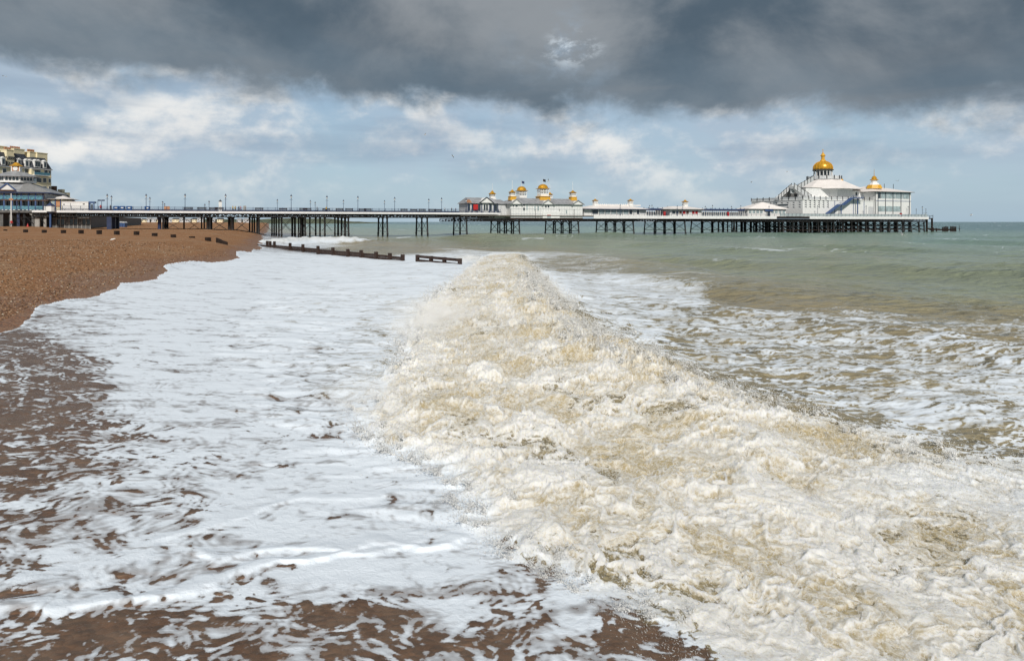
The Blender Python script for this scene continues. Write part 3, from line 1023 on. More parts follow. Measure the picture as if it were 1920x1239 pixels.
    c_grn = np.array([0.150, 0.238, 0.185])
    c_teal = np.array([0.045, 0.125, 0.120])
    lo = off + 14 * fbm(X / 30, Y / 30, 251, 3) + 0.12 * Y
    k1 = sst(34, 78, lo)[..., None]
    k2 = sst(75, 190, lo)[..., None]
    k3 = sst(250, 520, lo)[..., None]
    wcol = c_sand * (1 - k1) + c_mid * k1
    wcol = wcol * (1 - k2) + c_grn * k2
    wcol = wcol * (1 - k3) + c_teal * k3
    wcol = wcol * (1 + 0.14 * fbm(X / 9, Y / 14, 261, 3))[..., None]
    keep = over < 1.2
    o, used = grid_mesh('sea', X, Y, Z, keep=keep, attrs={'foam': foam, 'sand': sandf, 'thin': thin, 'turb': turb}, cols={'wcol': wcol}, mats=['sea_water'])
    tag(o, 'rough green and sandy sea with a foaming breaker rolling in', None, None, 'structure')
    full = np.zeros_like(X)
    full[sl_] = inz
    return dict(X=X, Y=Y, Z=Z, sl=sl_, inz=inz, fr=fr, dc=dc, dt=dt, hc=hc, sea_side=sea_side, behind=behind_toe, brk=brk, rid=rid)


SEA = build_sea()


def sea_spray():
    """droplets and thrown shreds of water over the breaker"""
    s = SEA
    X, Y, Z = s['X'][s['sl']], s['Y'][s['sl']], s['Z'][s['sl']]
    dA = Y * Y * Y
    toe_w = np.exp(-(s['dt'] / 0.5) ** 2) * s['behind']
    crest_w = np.exp(-(s['dc'] / 0.9) ** 2) * s['hc']
    body = s['inz'] * 0.30
    w = (toe_w * 1.1 + crest_w * 1.0 + body + 1.2 * s['inz'] * s['rid']) * (Y < 85) * (Y > 6.2) * dA ** 0.30
    w = w.ravel().astype(np.float64)
    w /= w.sum()
    n = 70000
    pick = rng.choice(len(w), n, p=w)
    x, y, z = X.ravel()[pick], Y.ravel()[pick], Z.ravel()[pick]
    hc = s['hc'].ravel()[pick]
    near_toe = toe_w.ravel()[pick] > 0.4
    up = rng.exponential(0.07, n) * (0.5 + hc)
    burst = np.clip(pn(x / 1.3, y / 1.3, 301) + 0.15, 0, 1)
    up = up * (0.35 + 2.0 * burst)
    x = x + rng.normal(0, 0.06, n) - up * rng.uniform(0.0, 0.9, n) - near_toe * rng.exponential(0.22, n)
    y = y + rng.normal(0, 0.08, n)
    size = rng.uniform(0.003, 0.011, n) * np.clip(y / 15, 0.5, 3.0)
    elong = np.where(rng.random(n) < 0.3, rng.uniform(2.0, 6.0, n), rng.uniform(1, 1.6, n))
    z = z + up - 0.01
    ax = np.stack([rng.normal(-0.5, 0.5, n), rng.normal(0, 0.4, n), rng.normal(0.7, 0.4, n)], -1)
    # windblown mist thrown forward of the steep part of the wave
    m = 30000
    yy = np.clip(rng.normal(26.5, 5.5, m), 15, 42)
    cx = np.interp(yy, [15, 19, 27, 37, 45], [3.8, 2.4, 1.3, 0.9, 0.6])
    fwd = np.abs(rng.normal(0, 1, m)) ** 0.9 * 2.3
    fwd = fwd * (0.5 + 0.9 * np.clip(pn(yy / 2.6, yy * 0 + 2.2, 311) + 0.5, 0, 1.3))
    mx = cx - 1.6 - fwd
    mz = 0.15 + rng.gamma(1.6, 0.30, m) * np.exp(-fwd / 4.5) * (0.45 + 0.8 * np.exp(-((yy - 26) / 6) ** 2))
    mz = np.minimum(mz, 1.5)
    ms = rng.uniform(0.004, 0.0105, m)
    mx2 = np.concatenate([x, mx])
    my2 = np.concatenate([y, yy + rng.normal(0, .2, m)])
    mz2 = np.concatenate([z, mz])
    sz = np.concatenate([size, ms])
    el = np.concatenate([elong, np.ones(m)])
    ax = np.concatenate([ax, rng.normal(0, 1, (m, 3))])
    # bursts thrown up along crest and foot
    nb = 220
    wb_ = (toe_w * 0.9 + crest_w) * (Y < 50) * (Y > 7.5) * Y ** 0.9
    wb_ = wb_.ravel().astype(np.float64)
    pk = rng.choice(len(wb_), nb, p=wb_ / wb_.sum())
    per = 170
    bx = np.repeat(X.ravel()[pk], per)
    by = np.repeat(Y.ravel()[pk], per)
    bz_ = np.repeat(Z.ravel()[pk], per)
    big = np.repeat(rng.uniform(.14, .5, nb) * np.clip(Y.ravel()[pk] / 14, .7, 1.6), per)
    lean = np.repeat(rng.normal(-.6, .5, nb), per)
    u = rng.random(nb * per) ** 1.6
    th = rng.normal(0, .5, nb * per)
    bx = bx + u * big * (lean + th) + rng.normal(0, .02, nb * per)
    by = by + u * big * rng.normal(0, .6, nb * per)
    bz_ = bz_ + u * big * (1.2 - .5 * np.abs(th)) - .02
    bs = rng.uniform(.005, .017, nb * per) * np.clip(by / 15, .55, 2.4) * (1.35 - u)
    mx2, my2, mz2 = np.concatenate([mx2, bx]), np.concatenate([my2, by]), np.concatenate([mz2, bz_])
    sz = np.concatenate([sz, bs])
    el = np.concatenate([el, rng.uniform(1, 3, nb * per)])
    ax = np.concatenate([ax, np.stack([lean + th, rng.normal(0, .4, nb * per), np.full(nb * per, 1.0)], -1)])
    # small breaker under the pier: a few plumes
    ax /= np.linalg.norm(ax, axis=1)[:, None]
    b = np.cross(ax, np.array([0.31, 0.87, 0.2]))
    b /= np.linalg.norm(b, axis=1)[:, None] + 1e-6
    c = np.cross(ax, b)
    N = len(mx2)
    P = np.stack([mx2, my2, mz2], -1)
    s1 = sz[:, None]
    tip = P + ax * s1 * el[:, None] * 1.3
    b0 = P + b * s1 - ax * s1 * 0.6
    b1 = P - 0.5 * b * s1 + 0.87 * c * s1 - ax * s1 * 0.6
    b2 = P - 0.5 * b * s1 - 0.87 * c * s1 - ax * s1 * 0.6
    co = np.stack([tip, b0, b1, b2], 1).reshape(-1, 3)
    fc = np.array([(0, 1, 2), (0, 2, 3), (0, 3, 1), (1, 3, 2)])
    fs = (fc[None] + (np.arange(N) * 4)[:, None, None]).reshape(-1, 3)
    me = tri_mesh('sea_spray', co, fs)
    me.polygons.foreach_set('use_smooth', np.ones(len(fs), bool))
    mm = mat('spray', (0.84, 0.845, 0.84), 0.5, var=0.03, scale=3)
    me.materials.append(mm)
    tag(link('sea_spray', me), 'white droplets and shreds of spray thrown up by the breaker', None, None, 'stuff')


sea_spray()


def spray_mist():
    m = bpy.data.materials.new('mist')
    m.use_nodes = True
    t = NT(m.node_tree)
    tc = t.node('ShaderNodeTexCoord')
    p = tc.outputs['Object']
    r = t.vmath('LENGTH', p, out=1)
    fall = t.step(r, 0.15, 1.0, 1.0, 0.0)
    n = t.noise(t.vmath('MULTIPLY', p, (2.2, 7.0, 1.4)), 1.4, 5, 0.6, 0.5)
    dn = t.math('MULTIPLY', t.math('MULTIPLY', fall, fall), t.step(n, 0.40, 0.72))
    v = t.node('ShaderNodeVolumePrincipled')
    v.inputs['Color'].default_value = (0.97, 0.97, 0.96, 1)
    t.put(v.inputs['Density'], t.math('MULTIPLY', dn, 1.1))
    v.inputs['Anisotropy'].default_value = -0.22
    o = t.node('ShaderNodeOutputMaterial')
    t.l.new(v.outputs[0], o.inputs['Volume'])
    MATS['mist'] = m
    pr = [(math.sin(math.pi * i / 12) + .001, -math.cos(math.pi * i / 12)) for i in range(13)]
    me = MB().lathe(pr, 0, 0, 24).mesh('spray_mist', ['mist'])
    for (x, y, z, a, b, c, rz, lab) in ((-3.3, 27.5, .75, 2.7, 8.0, 1.05, 0, 'soft white spray blown ahead of the steepest part of the breaker'),
                                        (-3.6, 16.6, .35, 1.9, 2.6, .55, 20, 'thin white spray over the foot of the breaker nearer the viewer'),
                                        (-4.8, 72, .6, 2.2, 5.0, .8, 0, 'white spray bursting beside the seaward end of the groyne')):
        o = link('spray_mist', me, None, (x, y, z), R(rz))
        o.scale = (a, b, c)
        tag(o, lab, None, None, 'stuff')


spray_mist()

# ------------------------------------------------------------------ the pier
P = PIER
ZI, ZO = 7.55, 6.80            # inner and outer deck level
WI, WO, WH = 14.8, 28.0, 42.0  # widths of inner deck, outer deck and pier head


def X2S(x):
    """s of the near edge point with world x"""
    return x / P.ux


pier = Thing(P, 'pier', (P.S(500), 0, 0), 'long iron pier on dark piles running out over the sea', 'pier')
sA, sB = P.S(60), P.S(938)
sC, sD = P.S(1462), P.S(1741)
pier.part('inner_deck', MB().box(sA, sB, 0.05, WI, ZI - 0.22, ZI), 'deck_wood')
pier.part('outer_deck', MB().box(sB - 14, sC, 0.05, WO, ZO - 0.22, ZO), 'deck_wood')
pier.part('head_deck', MB().box(sC, sD, 0.05, WH, ZO - 0.22, ZO), 'deck_wood')
pier.part('fascia', MB().box(sA, sB, -0.12, 0.05, ZI - 0.50, ZI + 0.06), 'fascia', label='white fascia board along the edge of the inner deck')
for a, b in ((1113, 1456), (1518, 1741)):
    pier.part('fascia', MB().box(P.S(a), P.S(b), -0.12, 0.05, ZO - 1.05, ZO + 0.05), 'fascia')
pier.part('fascia', MB().box(P.S(1456), P.S(1518), 0.0, 0.05, ZO - 0.95, ZO), 'iron', label='dark open stretch of the deck edge')


def girder(s0, s1, t, z0, z1, step):
    m = MB()
    m.box(s0, s1, t, t + 0.25, z1 - 0.22, z1)
    m.box(s0, s1, t, t + 0.25, z0, z0 + 0.22)
    n = max(2, int((s1 - s0) / step))
    for i in range(n + 1):
        s = s0 + (s1 - s0) * i / n
        m.box(s - 0.12, s + 0.12, t + 0.02, t + 0.2, z0 + 0.22, z1 - 0.22)
        if i < n:
            e = s0 + (s1 - s0) * (i + 1) / n
            a, b = (z0 + 0.2, z1 - 0.2) if i % 2 else (z1 - 0.2, z0 + 0.2)
            m.bar((s, t + 0.1, a), (e, t + 0.1, b), 0.14)
    return m


for t in (0.5, 4.4, 9.8, 14.2):
    pier.part('girder', girder(sA, sB - 2, t, ZI - 1.65, ZI - 0.52, 1.1), 'iron')
for t in (0.6, 6.0, 13.0, 20.0, 27.2):
    pier.part('girder', girder(sB - 13, sC + 4, t, ZO - 2.15, ZO - 1.05, 1.2), 'iron')
for t in (0.6, 7.0, 14.0, 21.0, 28.0, 35.0, 41.0):
    pier.part('girder', girder(sC, sD - 1, t, ZO - 2.3, ZO - 1.05, 1.0), 'iron')


def pile(s, t, z1, ds=0.0, dt=0.0, r=0.25, name='pile', z0=-1.5, mt='iron', n=8):
    m = MB()
    zs = [z0, z0 + (z1 - z0) * 0.28, z0 + (z1 - z0) * 0.31, z0 + (z1 - z0) * 0.34, z1 - 0.35, z1 - 0.2, z1]
    rs = [r * 1.1, r, r * 1.5, r, r, r * 1.5, r * 1.6]
    vs, fs = [], []
    for z, rr in zip(zs, rs):
        k = (z1 - z) / (z1 - z0)
        for i in range(n):
            a = 2 * math.pi * i / n
            vs.append((s + ds * k + rr * math.cos(a), t + dt * k + rr * math.sin(a), z))
    for j in range(len(zs) - 1):
        for i in range(n):
            q = (i + 1) % n
            fs.append((j * n + i, j * n + q, (j + 1) * n + q, (j + 1) * n + i))
    m.add(vs, fs)
    return pier.part(name, m, mt, smooth=True)


# inner trestles: rows of three piles across the deck
inner_rows = [-109, -97, -86, -74, -62, -50.2, -39.1, -27.1, -14.8]
zb_i = ZI - 1.65
for i, x in enumerate(inner_rows):
    s = X2S(x)
    if i == 0:
        for t in (0.8, 7.4, 14):
            pier.part('pillar', MB().box(s - 0.55, s + 0.55, t - 0.5, t + 0.5, 1.5, zb_i), 'navy')
        continue
    for t, dt in ((0.8, -0.9), (7.4, 0), (14.0, 0.9)):
        pile(s, t, zb_i, 0, dt, 0.27)
    tie = MB().bar((s, 0.1, 1.5), (s, 14.8, 1.5), 0.16)
    pier.part('tie', tie, 'iron')
    for a, b in ((0.8, 7.4), (7.4, 14.0)):
        pier.part('brace', MB().bar((s, a, 1.6), (s, b, 5.2), 0.09).bar((s, b, 1.6), (s, a, 5.2), 0.09), 'iron')
extra = [(299, 3, .45), (345, 6, .22), (378, 9, .2), (383, 4, .2), (390, 2, .42), (430, 3, .4), (436, 1.5, .42), (468, 11, .22), (473, 8, .22), (477, 5, .22), (482, 2, .24),
         (510, 12, .22), (514, 9, .22), (518, 6.5, .22), (523, 4, .22), (528, 1, .24), (548, 10, .3), (553, 7, .3), (560, 5, .22), (565, 3, .22), (581, 12, .22), (592, 8, .24),
         (600, 5, .24), (609, 1, .26), (628, 12, .22), (634, 8, .3), (640, 5, .22), (647, 2, .34)]
for px_, t, r in extra:
    pile(P.S(px_, t), t, zb_i, 0, 0, r, mt='navy' if px_ < 305 else 'iron')
br = [(302, 345), (345, 378), (393, 430), (393, 430), (439, 468), (439, 468), (486, 510), (527, 548), (527, 548), (609, 628), (570, 592)]
for j, (a, b) in enumerate(br):
    t = 1.2 + 6 * (j % 2)
    pier.part('brace', MB().bar((P.S(a), t, 1.8), (P.S(b), t, 5.4), 0.12).bar((P.S(a), t + .1, 5.4), (P.S(b), t + .1, 1.8), 0.12), 'iron')

# outer trestles: rows of five battered piles with arches
zb_o = ZO - 2.15


def arch(s, a, b, z0, z1):
    m = MB()
    n = 8
    pts = []
    for i in range(n + 1):
        u = i / n
        pts.append((s, a + (b - a) * u, z0 + (z1 - z0) * math.sqrt(max(0, 1 - (2 * u - 1) ** 2))))
    for p_, q_ in zip(pts[:-1], pts[1:]):
        m.bar(p_, q_, 0.2)
    return m


T5 = (0.8, 7.5, 14.0, 20.5, 27.2)
for x in (2.7, 23.8, 44.9, 66.2, 88.1, 109.5):
    s = X2S(x)
    for i, t in enumerate(T5):
        pile(s, t, zb_o, 0, (-0.9, -0.2, 0, 0.2, 0.9)[i], 0.27)
        if i in (1, 2, 3):
            pile(s + 1.0, t + 0.5, zb_o, 0, 0, 0.24)
    for a, b in ((0.6, 7.5), (20.5, 27.4)):
        pier.part('brace', MB().bar((s, a, 1.4), (s, b, 4.4), 0.13).bar((s + .1, b, 1.4), (s + .1, a, 4.4), 0.13), 'iron')
        pier.part('tie', MB().bar((s, a - .6, 1.35), (s, b + .6, 1.35), 0.18), 'iron')
    for a, b in ((7.5, 14.0), (14.0, 20.5)):
        pier.part('arch', arch(s, a, b, 2.6, zb_o), 'iron')
        pier.part('brace', MB().bar((s, a, 0.6), (s, b, 2.8), 0.11).bar((s + .1, b, 0.6), (s + .1, a, 2.8), 0.11), 'iron')
    pier.part('tie', MB().bar((s, 7.5, 1.35), (s, 20.5, 1.35), 0.18), 'iron')
# pier head: a thicket of piles
n = 19
for i in range(n):
    s = sC + 3 + (sD - sC - 4.5) * i / (n - 1)
    for j, t in enumerate((0.8, 8.0, 15.5, 23.0, 31.0, 40.0)):
        pile(s + 0.6 * ((i * 7 + j * 3) % 3 - 1), t, zb_o - 0.1, 0, (-0.5 if j == 0 else 0), 0.30 + 0.08 * ((i + j) % 2), n=6)
    for t0, t1 in ((0.8, 8.0), (8.0, 15.5), (15.5, 23.0)):
        pier.part('brace', MB().bar((s, t0, 0.4), (s, t1, 4.2), 0.2).bar((s + .1, t1, 0.4), (s + .1, t0, 4.2), 0.2), 'iron')
for t in (0.9, 8.1, 15.6):
    pier.part('tie', MB().box(sC + 2, sD - 1, t, t + 0.3, 2.5, 2.8), 'iron')
    pier.part('tie', MB().box(sC + 2, sD - 1, t, t + 0.3, 1.0, 1.35), 'iron_rust')
# end frame
pier.part('end_frame', MB().box(sD, sD + 4.5, 1, 12, ZO - 0.9, ZO - 0.45).box(sD + 3.9, sD + 4.5, 1, 1.6, -1, ZO - .9).box(sD + .4, sD + 1.0, 1, 1.6, -1, ZO - .9)
          .box(sD, sD + 4.5, 1, 1.3, 1.1, 1.7), 'iron_rust')
pier.part('end_rail', MB().bar((sD, 1, ZO + .6), (sD + 4.4, 1, ZO + .6), .1).bar((sD + 4.4, 1, ZO - .5), (sD + 4.4, 1, ZO + 1.0), .14)
          .bar((sD + 0.2, 1, ZO - .4), (sD + 4.2, 1, ZO + .6), .1).bar((sD + 2.2, 1, ZO - .5), (sD + 2.2, 1, ZO + 0.7), .1), 'iron')

# railings
rail = pier.part('railing', MB().box(sA, sB, 0.0, 0.06, ZI + 1.15, ZI + 1.22).box(sA, sB, 0.0, 0.05, ZI + 0.62, ZI + 0.68).box(sA, sB, 0.0, 0.05, ZI + 0.10, ZI + 0.16), 'navy')
um = MB().box(-0.05, 0.05, -0.05, 0.05, 0, 1.28).mesh('post', ['navy'])
nn = 62
for i in range(nn + 1):
    pier.inst('post', um, (P.S(100) + (sB - P.S(100)) * i / nn, 0.03, ZI), rail)
lat = MB()
s = P.S(100)
while s < sB:
    lat.bar((s, 0.03, ZI + 0.12), (s + 0.5, 0.03, ZI + 0.66), 0.05)
    lat.bar((s + .5, 0.05, ZI + 0.12), (s, 0.05, ZI + 0.66), 0.05)
    s += 0.5
tag(pier.part('lattice', lat, 'navy', rail), None, None, None, 'stuff')
pier.part('far_railing', MB().box(sA, sB, WI - .1, WI - .05, ZI + 1.15, ZI + 1.22).box(sA, sB, WI - .1, WI - .05, ZI + 0.1, ZI + 0.7), 'navy')
bal = pier.part('balustrade', MB().box(P.S(1113), sD, -0.05, 0.03, ZO + 1.10, ZO + 1.16), 'navy')
gp = MB().box(-1.02, 1.02, -0.015, 0.015, 0.1, 1.06).mesh('glass_panel', ['balustrade_glass'])
gpost = MB().add([(-0.05, -0.03, 0), (0.05, -0.03, 0), (0.25, -0.03, 1.2), (0.15, -0.03, 1.2), (-0.05, 0.03, 0), (0.05, 0.03, 0), (0.25, 0.03, 1.2), (0.15, 0.03, 1.2)],
                 [(0, 1, 2, 3), (7, 6, 5, 4), (0, 4, 5, 1), (1, 5, 6, 2), (2, 6, 7, 3), (3, 7, 4, 0)]).mesh('post', ['navy'])
s = P.S(1462)
while s < sD - 1:
    pier.inst('glass_panel', gp, (s + 1.06, -0.03, ZO + 0.05), bal)
    pier.inst('post', gpost, (s, -0.09, ZO), bal)
    s += 2.16
gpo = MB().box(-0.04, 0.04, -0.04, 0.04, 0, 1.12).mesh('post', ['navy'])
s = P.S(1113)
while s < P.S(1460):
    pier.inst('post', gpo, (s, 0, ZO), bal)
    s += 2.4
pier.part('lower_rail', MB().box(P.S(1113), P.S(1460), -0.03, 0.02, ZO + 0.5, ZO + 0.56), 'navy', bal)


# ------------------------------------------------------------------ helpers for buildings on the pier
def gold_cup(T, px, t, w, y0, y1, y2, y3, base=None, dome=False, pole=None, round_=False):
    """cupola: white lantern from y0 to y1 (pixels), gold cap y1..y2, finial to y3; base = gold block below"""
    s = P.S(px, t)
    m_ = P.depth(px, t) / F
    z = lambda y: P.Z(y, px, t)
    h = w * m_ / 2
    cup = None
    if base:
        bw, yb = base
        bh = bw * m_ / 2
        k = MB()
        k.frustum([(s - bh, t - bh, z(yb)), (s + bh, t - bh, z(yb)), (s + bh, t + bh, z(yb)), (s - bh, t + bh, z(yb))],
                  [(s - bh * .92, t - bh * .92, z(y0)), (s + bh * .92, t - bh * .92, z(y0)), (s + bh * .92, t + bh * .92, z(y0)), (s - bh * .92, t + bh * .92, z(y0))])
        k.box(s - bh * 1.06, s + bh * 1.06, t - bh * 1.06, t + bh * 1.06, z(y0) - .02, z(y0) + .1)
        T.part('cupola_base', k, 'gold_paint')
    zl = z(y0) + (0.1 if base else 0)
    zt = z(y1)
    hh = zt - zl
    k = MB()
    k.box(s - h, s + h, t - h, t + h, zl, zl + hh * .35)
    for a in (-1, -0.33, 0.33, 1):
        for b in (-1, 1):
            k.box(s + a * (h - .09) - .08, s + a * (h - .09) + .08, t + b * (h - .09) - .08, t + b * (h - .09) + .08, zl + hh * .35, zt)
            k.box(s + b * (h - .09) - .081, s + b * (h - .09) + .081, t + a * (h - .09) - .079, t + a * (h - .09) + .079, zl + hh * .35, zt)
    k.box(s - h * .55, s + h * .55, t - h * .55, t + h * .55, zl + hh * .35, zt)
    k.box(s - h * 1.06, s + h * 1.06, t - h * 1.06, t + h * 1.06, zl + hh * .62, zl + hh * .70)
    cup = T.part('lantern', k, 'white_paint')
    z2 = z(y2)
    k = MB()
    e = h * 1.38
    k.lathe([(e * 1.30, zt - 0.06), (e * 1.30, zt + 0.06), (e * 1.05, zt + .16)], s, t, 4, math.pi / 4) if not round_ else k.lathe([(e, zt - .06), (e, zt + .08)], s, t, 16)
    if dome:
        pr = []
        for i in range(7):
            a = math.pi / 2 * i / 6
            pr.append((max(0.05, e * .86 * math.cos(a) ** .9), zt + .12 + (z2 - zt - .12) * math.sin(a)))
        k.lathe(pr, s, t, 16)
    else:
        k.lathe([(e * 1.10, zt + .10), (e * .62, zt + (z2 - zt) * .38), (e * .30, zt + (z2 - zt) * .72), (0.06, z2)], s, t, 8, math.pi / 8)
    T.part('gold_cap', k, 'gold', smooth=False)
    if y3:
        T.part('finial', MB().lathe([(0.07, z2 - .05), (0.05, z(y3) - .3), (0.02, z(y3))], s, t, 6).lathe([(.05, z2 + .05), (.16, z2 + .2), (.05, z2 + .35)], s, t, 8), pole or 'white_paint')
    return s, z2


def flagpole(px, t, y0, y1, label, col, hgt=0.9):
    s = P.S(px, t)
    z0, z1 = P.Z(y0, px, t), P.Z(y1, px, t)
    T = Thing(P, 'flag', (s, t, z0), label, 'flag')
    T.part('pole', MB().lathe([(.05, z0), (.03, z1)], s, t, 6), 'white_paint')
    m = MB()
    pts = []
    for i in range(6):
        for j in range(2):
            pts.append((s + .03 + i * .22, t + .10 * math.sin(i * 1.4), z1 - .05 - j * hgt - .05 * i))
    m.add(pts, [(2 * i, 2 * i + 1, 2 * i + 3, 2 * i + 2) for i in range(5)])
    off = [(a, b + .02, c) for a, b, c in pts]
    m.add(off, [(2 * i, 2 * i + 2, 2 * i + 3, 2 * i + 1) for i in range(5)])
    T.part('cloth', m, col)


# --- dark kiosk at the end of the inner deck
def dark_kiosk():
    t0, t1 = 0.8, 10.0
    a, b = P.S(877, t0), P.S(934, t0)
    z = lambda y: P.Z(y, 905, t0)
    T = Thing(P, 'deck_kiosk', ((a + b) / 2, t0, ZI), 'dark kiosk with grey gabled roof beside the white pavilion', 'kiosk')
    T.part('wall', MB().box(a, b, t0, t1, ZI, z(381)), 'grey_panel')
    T.part('roof', MB().hip(a - .6, b + .6, t0 - .6, t1 + .6, z(381.5), z(370), 1.6, 4.6), 'grey_roof')
    g0, g1 = P.S(899, t0), P.S(923, t0)
    T.part('gable', MB().gable(g0, g1, t0 - .75, t0 + 4, z(380.5), z(370.5)), ['white_wall'], label='white gable over the double doors')
    T.part('gable_roof', MB().bar((g0 - .3, t0 - .8, z(381)), ((g0 + g1) / 2, t0 - .8, z(370)), .25).bar((g1 + .3, t0 - .8, z(381)), ((g0 + g1) / 2, t0 - .8, z(370)), .25), 'slate')
    l0, l1 = P.S(876, t0), P.S(883, t0)
    T.part('end_gable', MB().gable(l0 - .2, l1 + .2, t0 - .4, t0 + 3, z(380.5), z(374.5)), 'terracotta')
    c0, c1 = P.S(906, t0), P.S(915.5, t0)
    d = T.part('door', MB().box(c0, c1, t0 - .08, t0, ZI, z(382)), 'white_paint')
    for u in (0.08, 0.55):
        T.part('pane', MB().box(c0 + (c1 - c0) * u, c0 + (c1 - c0) * (u + .36), t0 - .11, t0 - .08, ZI + .8, z(383.5)), 'glass', d)
    for q, w in ((879.5, 4), (889, 7), (898.5, 5), (920, 4), (929, 6)):
        T.part('window', MB().box(P.S(q - w / 2, t0), P.S(q + w / 2, t0), t0 - .06, t0, ZI + .7, z(383)), 'glass')
    for q in (877.5, 885, 894, 903, 918, 926, 933):
        T.part('post', MB().box(P.S(q, t0) - .12, P.S(q, t0) + .12, t0 - .2, t0, ZI, z(381.4)), 'navy')
    r = Thing(P, 'sign_board', (P.S(892, -.2), .3, ZI + .9), 'red board on the front of the dark kiosk', 'sign')
    cx, cz = P.S(892, .5), z(388)
    r.part('panel', MB().lathe([(.85, 0), (.85, .08)], 0, 0, 12).__class__().box(cx - .8, cx + .8, .45, .58, cz - 1.05, cz + .75), 'red')
    r.part('post', MB().box(cx - .06, cx + .06, .5, .56, ZI, cz - 1.05), 'iron')


dark_kiosk()


# --- white pavilion with gold cupolas
def pavilion():
    t0, t1 = 0.5, 11.5
    a, b = P.S(957, t0), P.S(1092, t0)
    zq = lambda y, px=1020: P.Z(y, px, t0)
    zb, zt = zq(409.3), zq(383)
    zr = zq(371.5)
    T = Thing(P, 'pavilion', ((a + b) / 2, t0, zb), 'white panelled pavilion with grey roof and gold cupolas', 'pavilion')
    T.part('wall', MB().box(a, b, t0, t1, zb, zt), 'white_wall')
    T.part('wing_wall', MB().box(a - 6.5, a, t0 + 3.5, t1 + 4, zb, zt), 'grey_panel')  # left side of the white pavilion; its weaker sunlight is put into the grey
    T.part('wing_roof', MB().hip(a - 7.0, a + 1, t0 + 3, t1 + 4.5, zt, zq(374), 1.5, 5), 'grey_roof')
    T.part('roof', MB().hip(a - .7, b + .7, t0 - .7, t1 + .7, zt, zr, 4.0, 5.2), 'grey_roof')
    T.part('back_wall', MB().box(a + 3, b - 3, t1, 26, zb, zt), 'white_wall')
    T.part('back_roof', MB().hip(a + 2.4, b - 2.4, t1 - .2, 26.6, zt + .02, zr - .4, 4, 6), 'grey_roof')
    T.part('plinth', MB().box(a - .1, b + .1, t0 - .12, t1, zb - .5, zb + .12), 'timber_dark')
    bat = MB().box(-.07, .07, -.06, 0, 0, zt - zb).mesh('batten', ['grey_panel'])
    n = 27
    for i in range(n + 1):
        T.inst('batten', bat, (a + (b - a) * i / n, t0 - .004, zb))
    for zz in (zb + (zt - zb) * .30, zb + (zt - zb) * .66, zt - .35):
        T.part('string_course', MB().box(a - .05, b + .05, t0 - .09, t0, zz - .05, zz + .06), 'grey_panel')
    wb = MB().box(-.06, .06, -.06, 0, 0, zt - zb).mesh('batten', ['white_wall'])
    for i in range(1, 5):
        T.inst('batten', wb, (a - 6.5 + i * 1.3, t0 + 3.496, zb))
    for g0, g1, yt in ((957.5, 976, 375), (1016, 1036, 375.5), (1072, 1092, 376)):
        u, v = P.S(g0, t0), P.S(g1, t0)
        T.part('gable', MB().gable(u, v, t0 - .72, t0 + 4, zt - .05, zq(yt)), 'white_wall')
        mid = (u + v) / 2
        T.part('gable_roof', MB().bar((u - .4, t0 - .8, zt - .1), (mid, t0 - .8, zq(yt) + .15), .3).bar((v + .4, t0 - .8, zt - .1), (mid, t0 - .8, zq(yt) + .15), .3), 'grey_roof')
    for q, y0, y1, w, mt in ((962.5, 388, 385.7, 2.2, 'glass'), (968.5, 388, 385.7, 3.6, 'glass'), (982.5, 395, 390, 3, 'glass'), (982.5, 386.5, 383.8, 3, 'glass'), (1003, 395, 387, 2.2, 'glass_pale'),
                             (1009, 395, 387, 2.6, 'glass_pale'), (1023.4, 389, 385, 2.6, 'glass'), (1028.4, 389, 385, 2.6, 'glass'), (988, 394, 385, 2, 'glass_pale'), (1062, 400, 394, 2, 'glass_pale')):
        wd = T.part('window', MB().box(P.S(q - w / 2, t0), P.S(q + w / 2, t0), t0 - .10, t0 - .003, zq(y0), zq(y1)), mt)
    # pale boarded front with a doorway
    u, v = P.S(1017, t0), P.S(1048.5, t0)
    T.part('shop_front', MB().box(u, v, t0 - .35, t0 - .08, zb, zq(396.5)), 'white_wall')
    T.part('shop_sign', MB().box(P.S(1025, t0), P.S(1032, t0), t0 - .39, t0 - .35, zq(404.5), zq(403)), 'red')
    T.part('door', MB().box(P.S(1025, t0), P.S(1032, t0), t0 - .38, t0 - .35, zb + .1, zq(405)), 'glass_pale')
    for q in (957.5, 1003.5, 1048.5, 1076):
        T.part('downpipe', MB().box(P.S(q, t0) - .06, P.S(q, t0) + .06, t0 - .22, t0 - .10, zb, zq(392)), 'concrete_dark')
    gold_cup(T, 960.5, 4.5, 9.0, 369, 361, 355.5, 338, base=(12.5, 375.5))
    gold_cup(T, 1074, 4.5, 9.0, 370, 361.5, 357, 340, base=(12.0, 376.5))
    gold_cup(T, 1018, 5.5, 16.5, 369, 354, 345.5, 341, base=(22, 379.5), dome=True)
    gold_cup(T, 978, 16, 15.0, 371.5, 358.0, 349.5, 345, dome=True)
    gold_cup(T, 1031, 22, 7.5, 372, 365, 360.5, 345)
    gold_cup(T, 923, 22, 9.0, 371.5, 364, 357, 344)
    T.part('tower_base', MB().box(P.S(918, 22), P.S(928, 22), 20.8, 23.2, ZO, P.Z(371.4, 923, 22)), 'white_wall')
    flagpole(1018, 5.5, 345, 335.5, 'dark flag on the pole above the larger gold dome', 'dark_cloth')
    flagpole(978, 16, 349, 339, 'small dark flag on the pole above the smaller gold dome', 'blue_cloth')


pavilion()


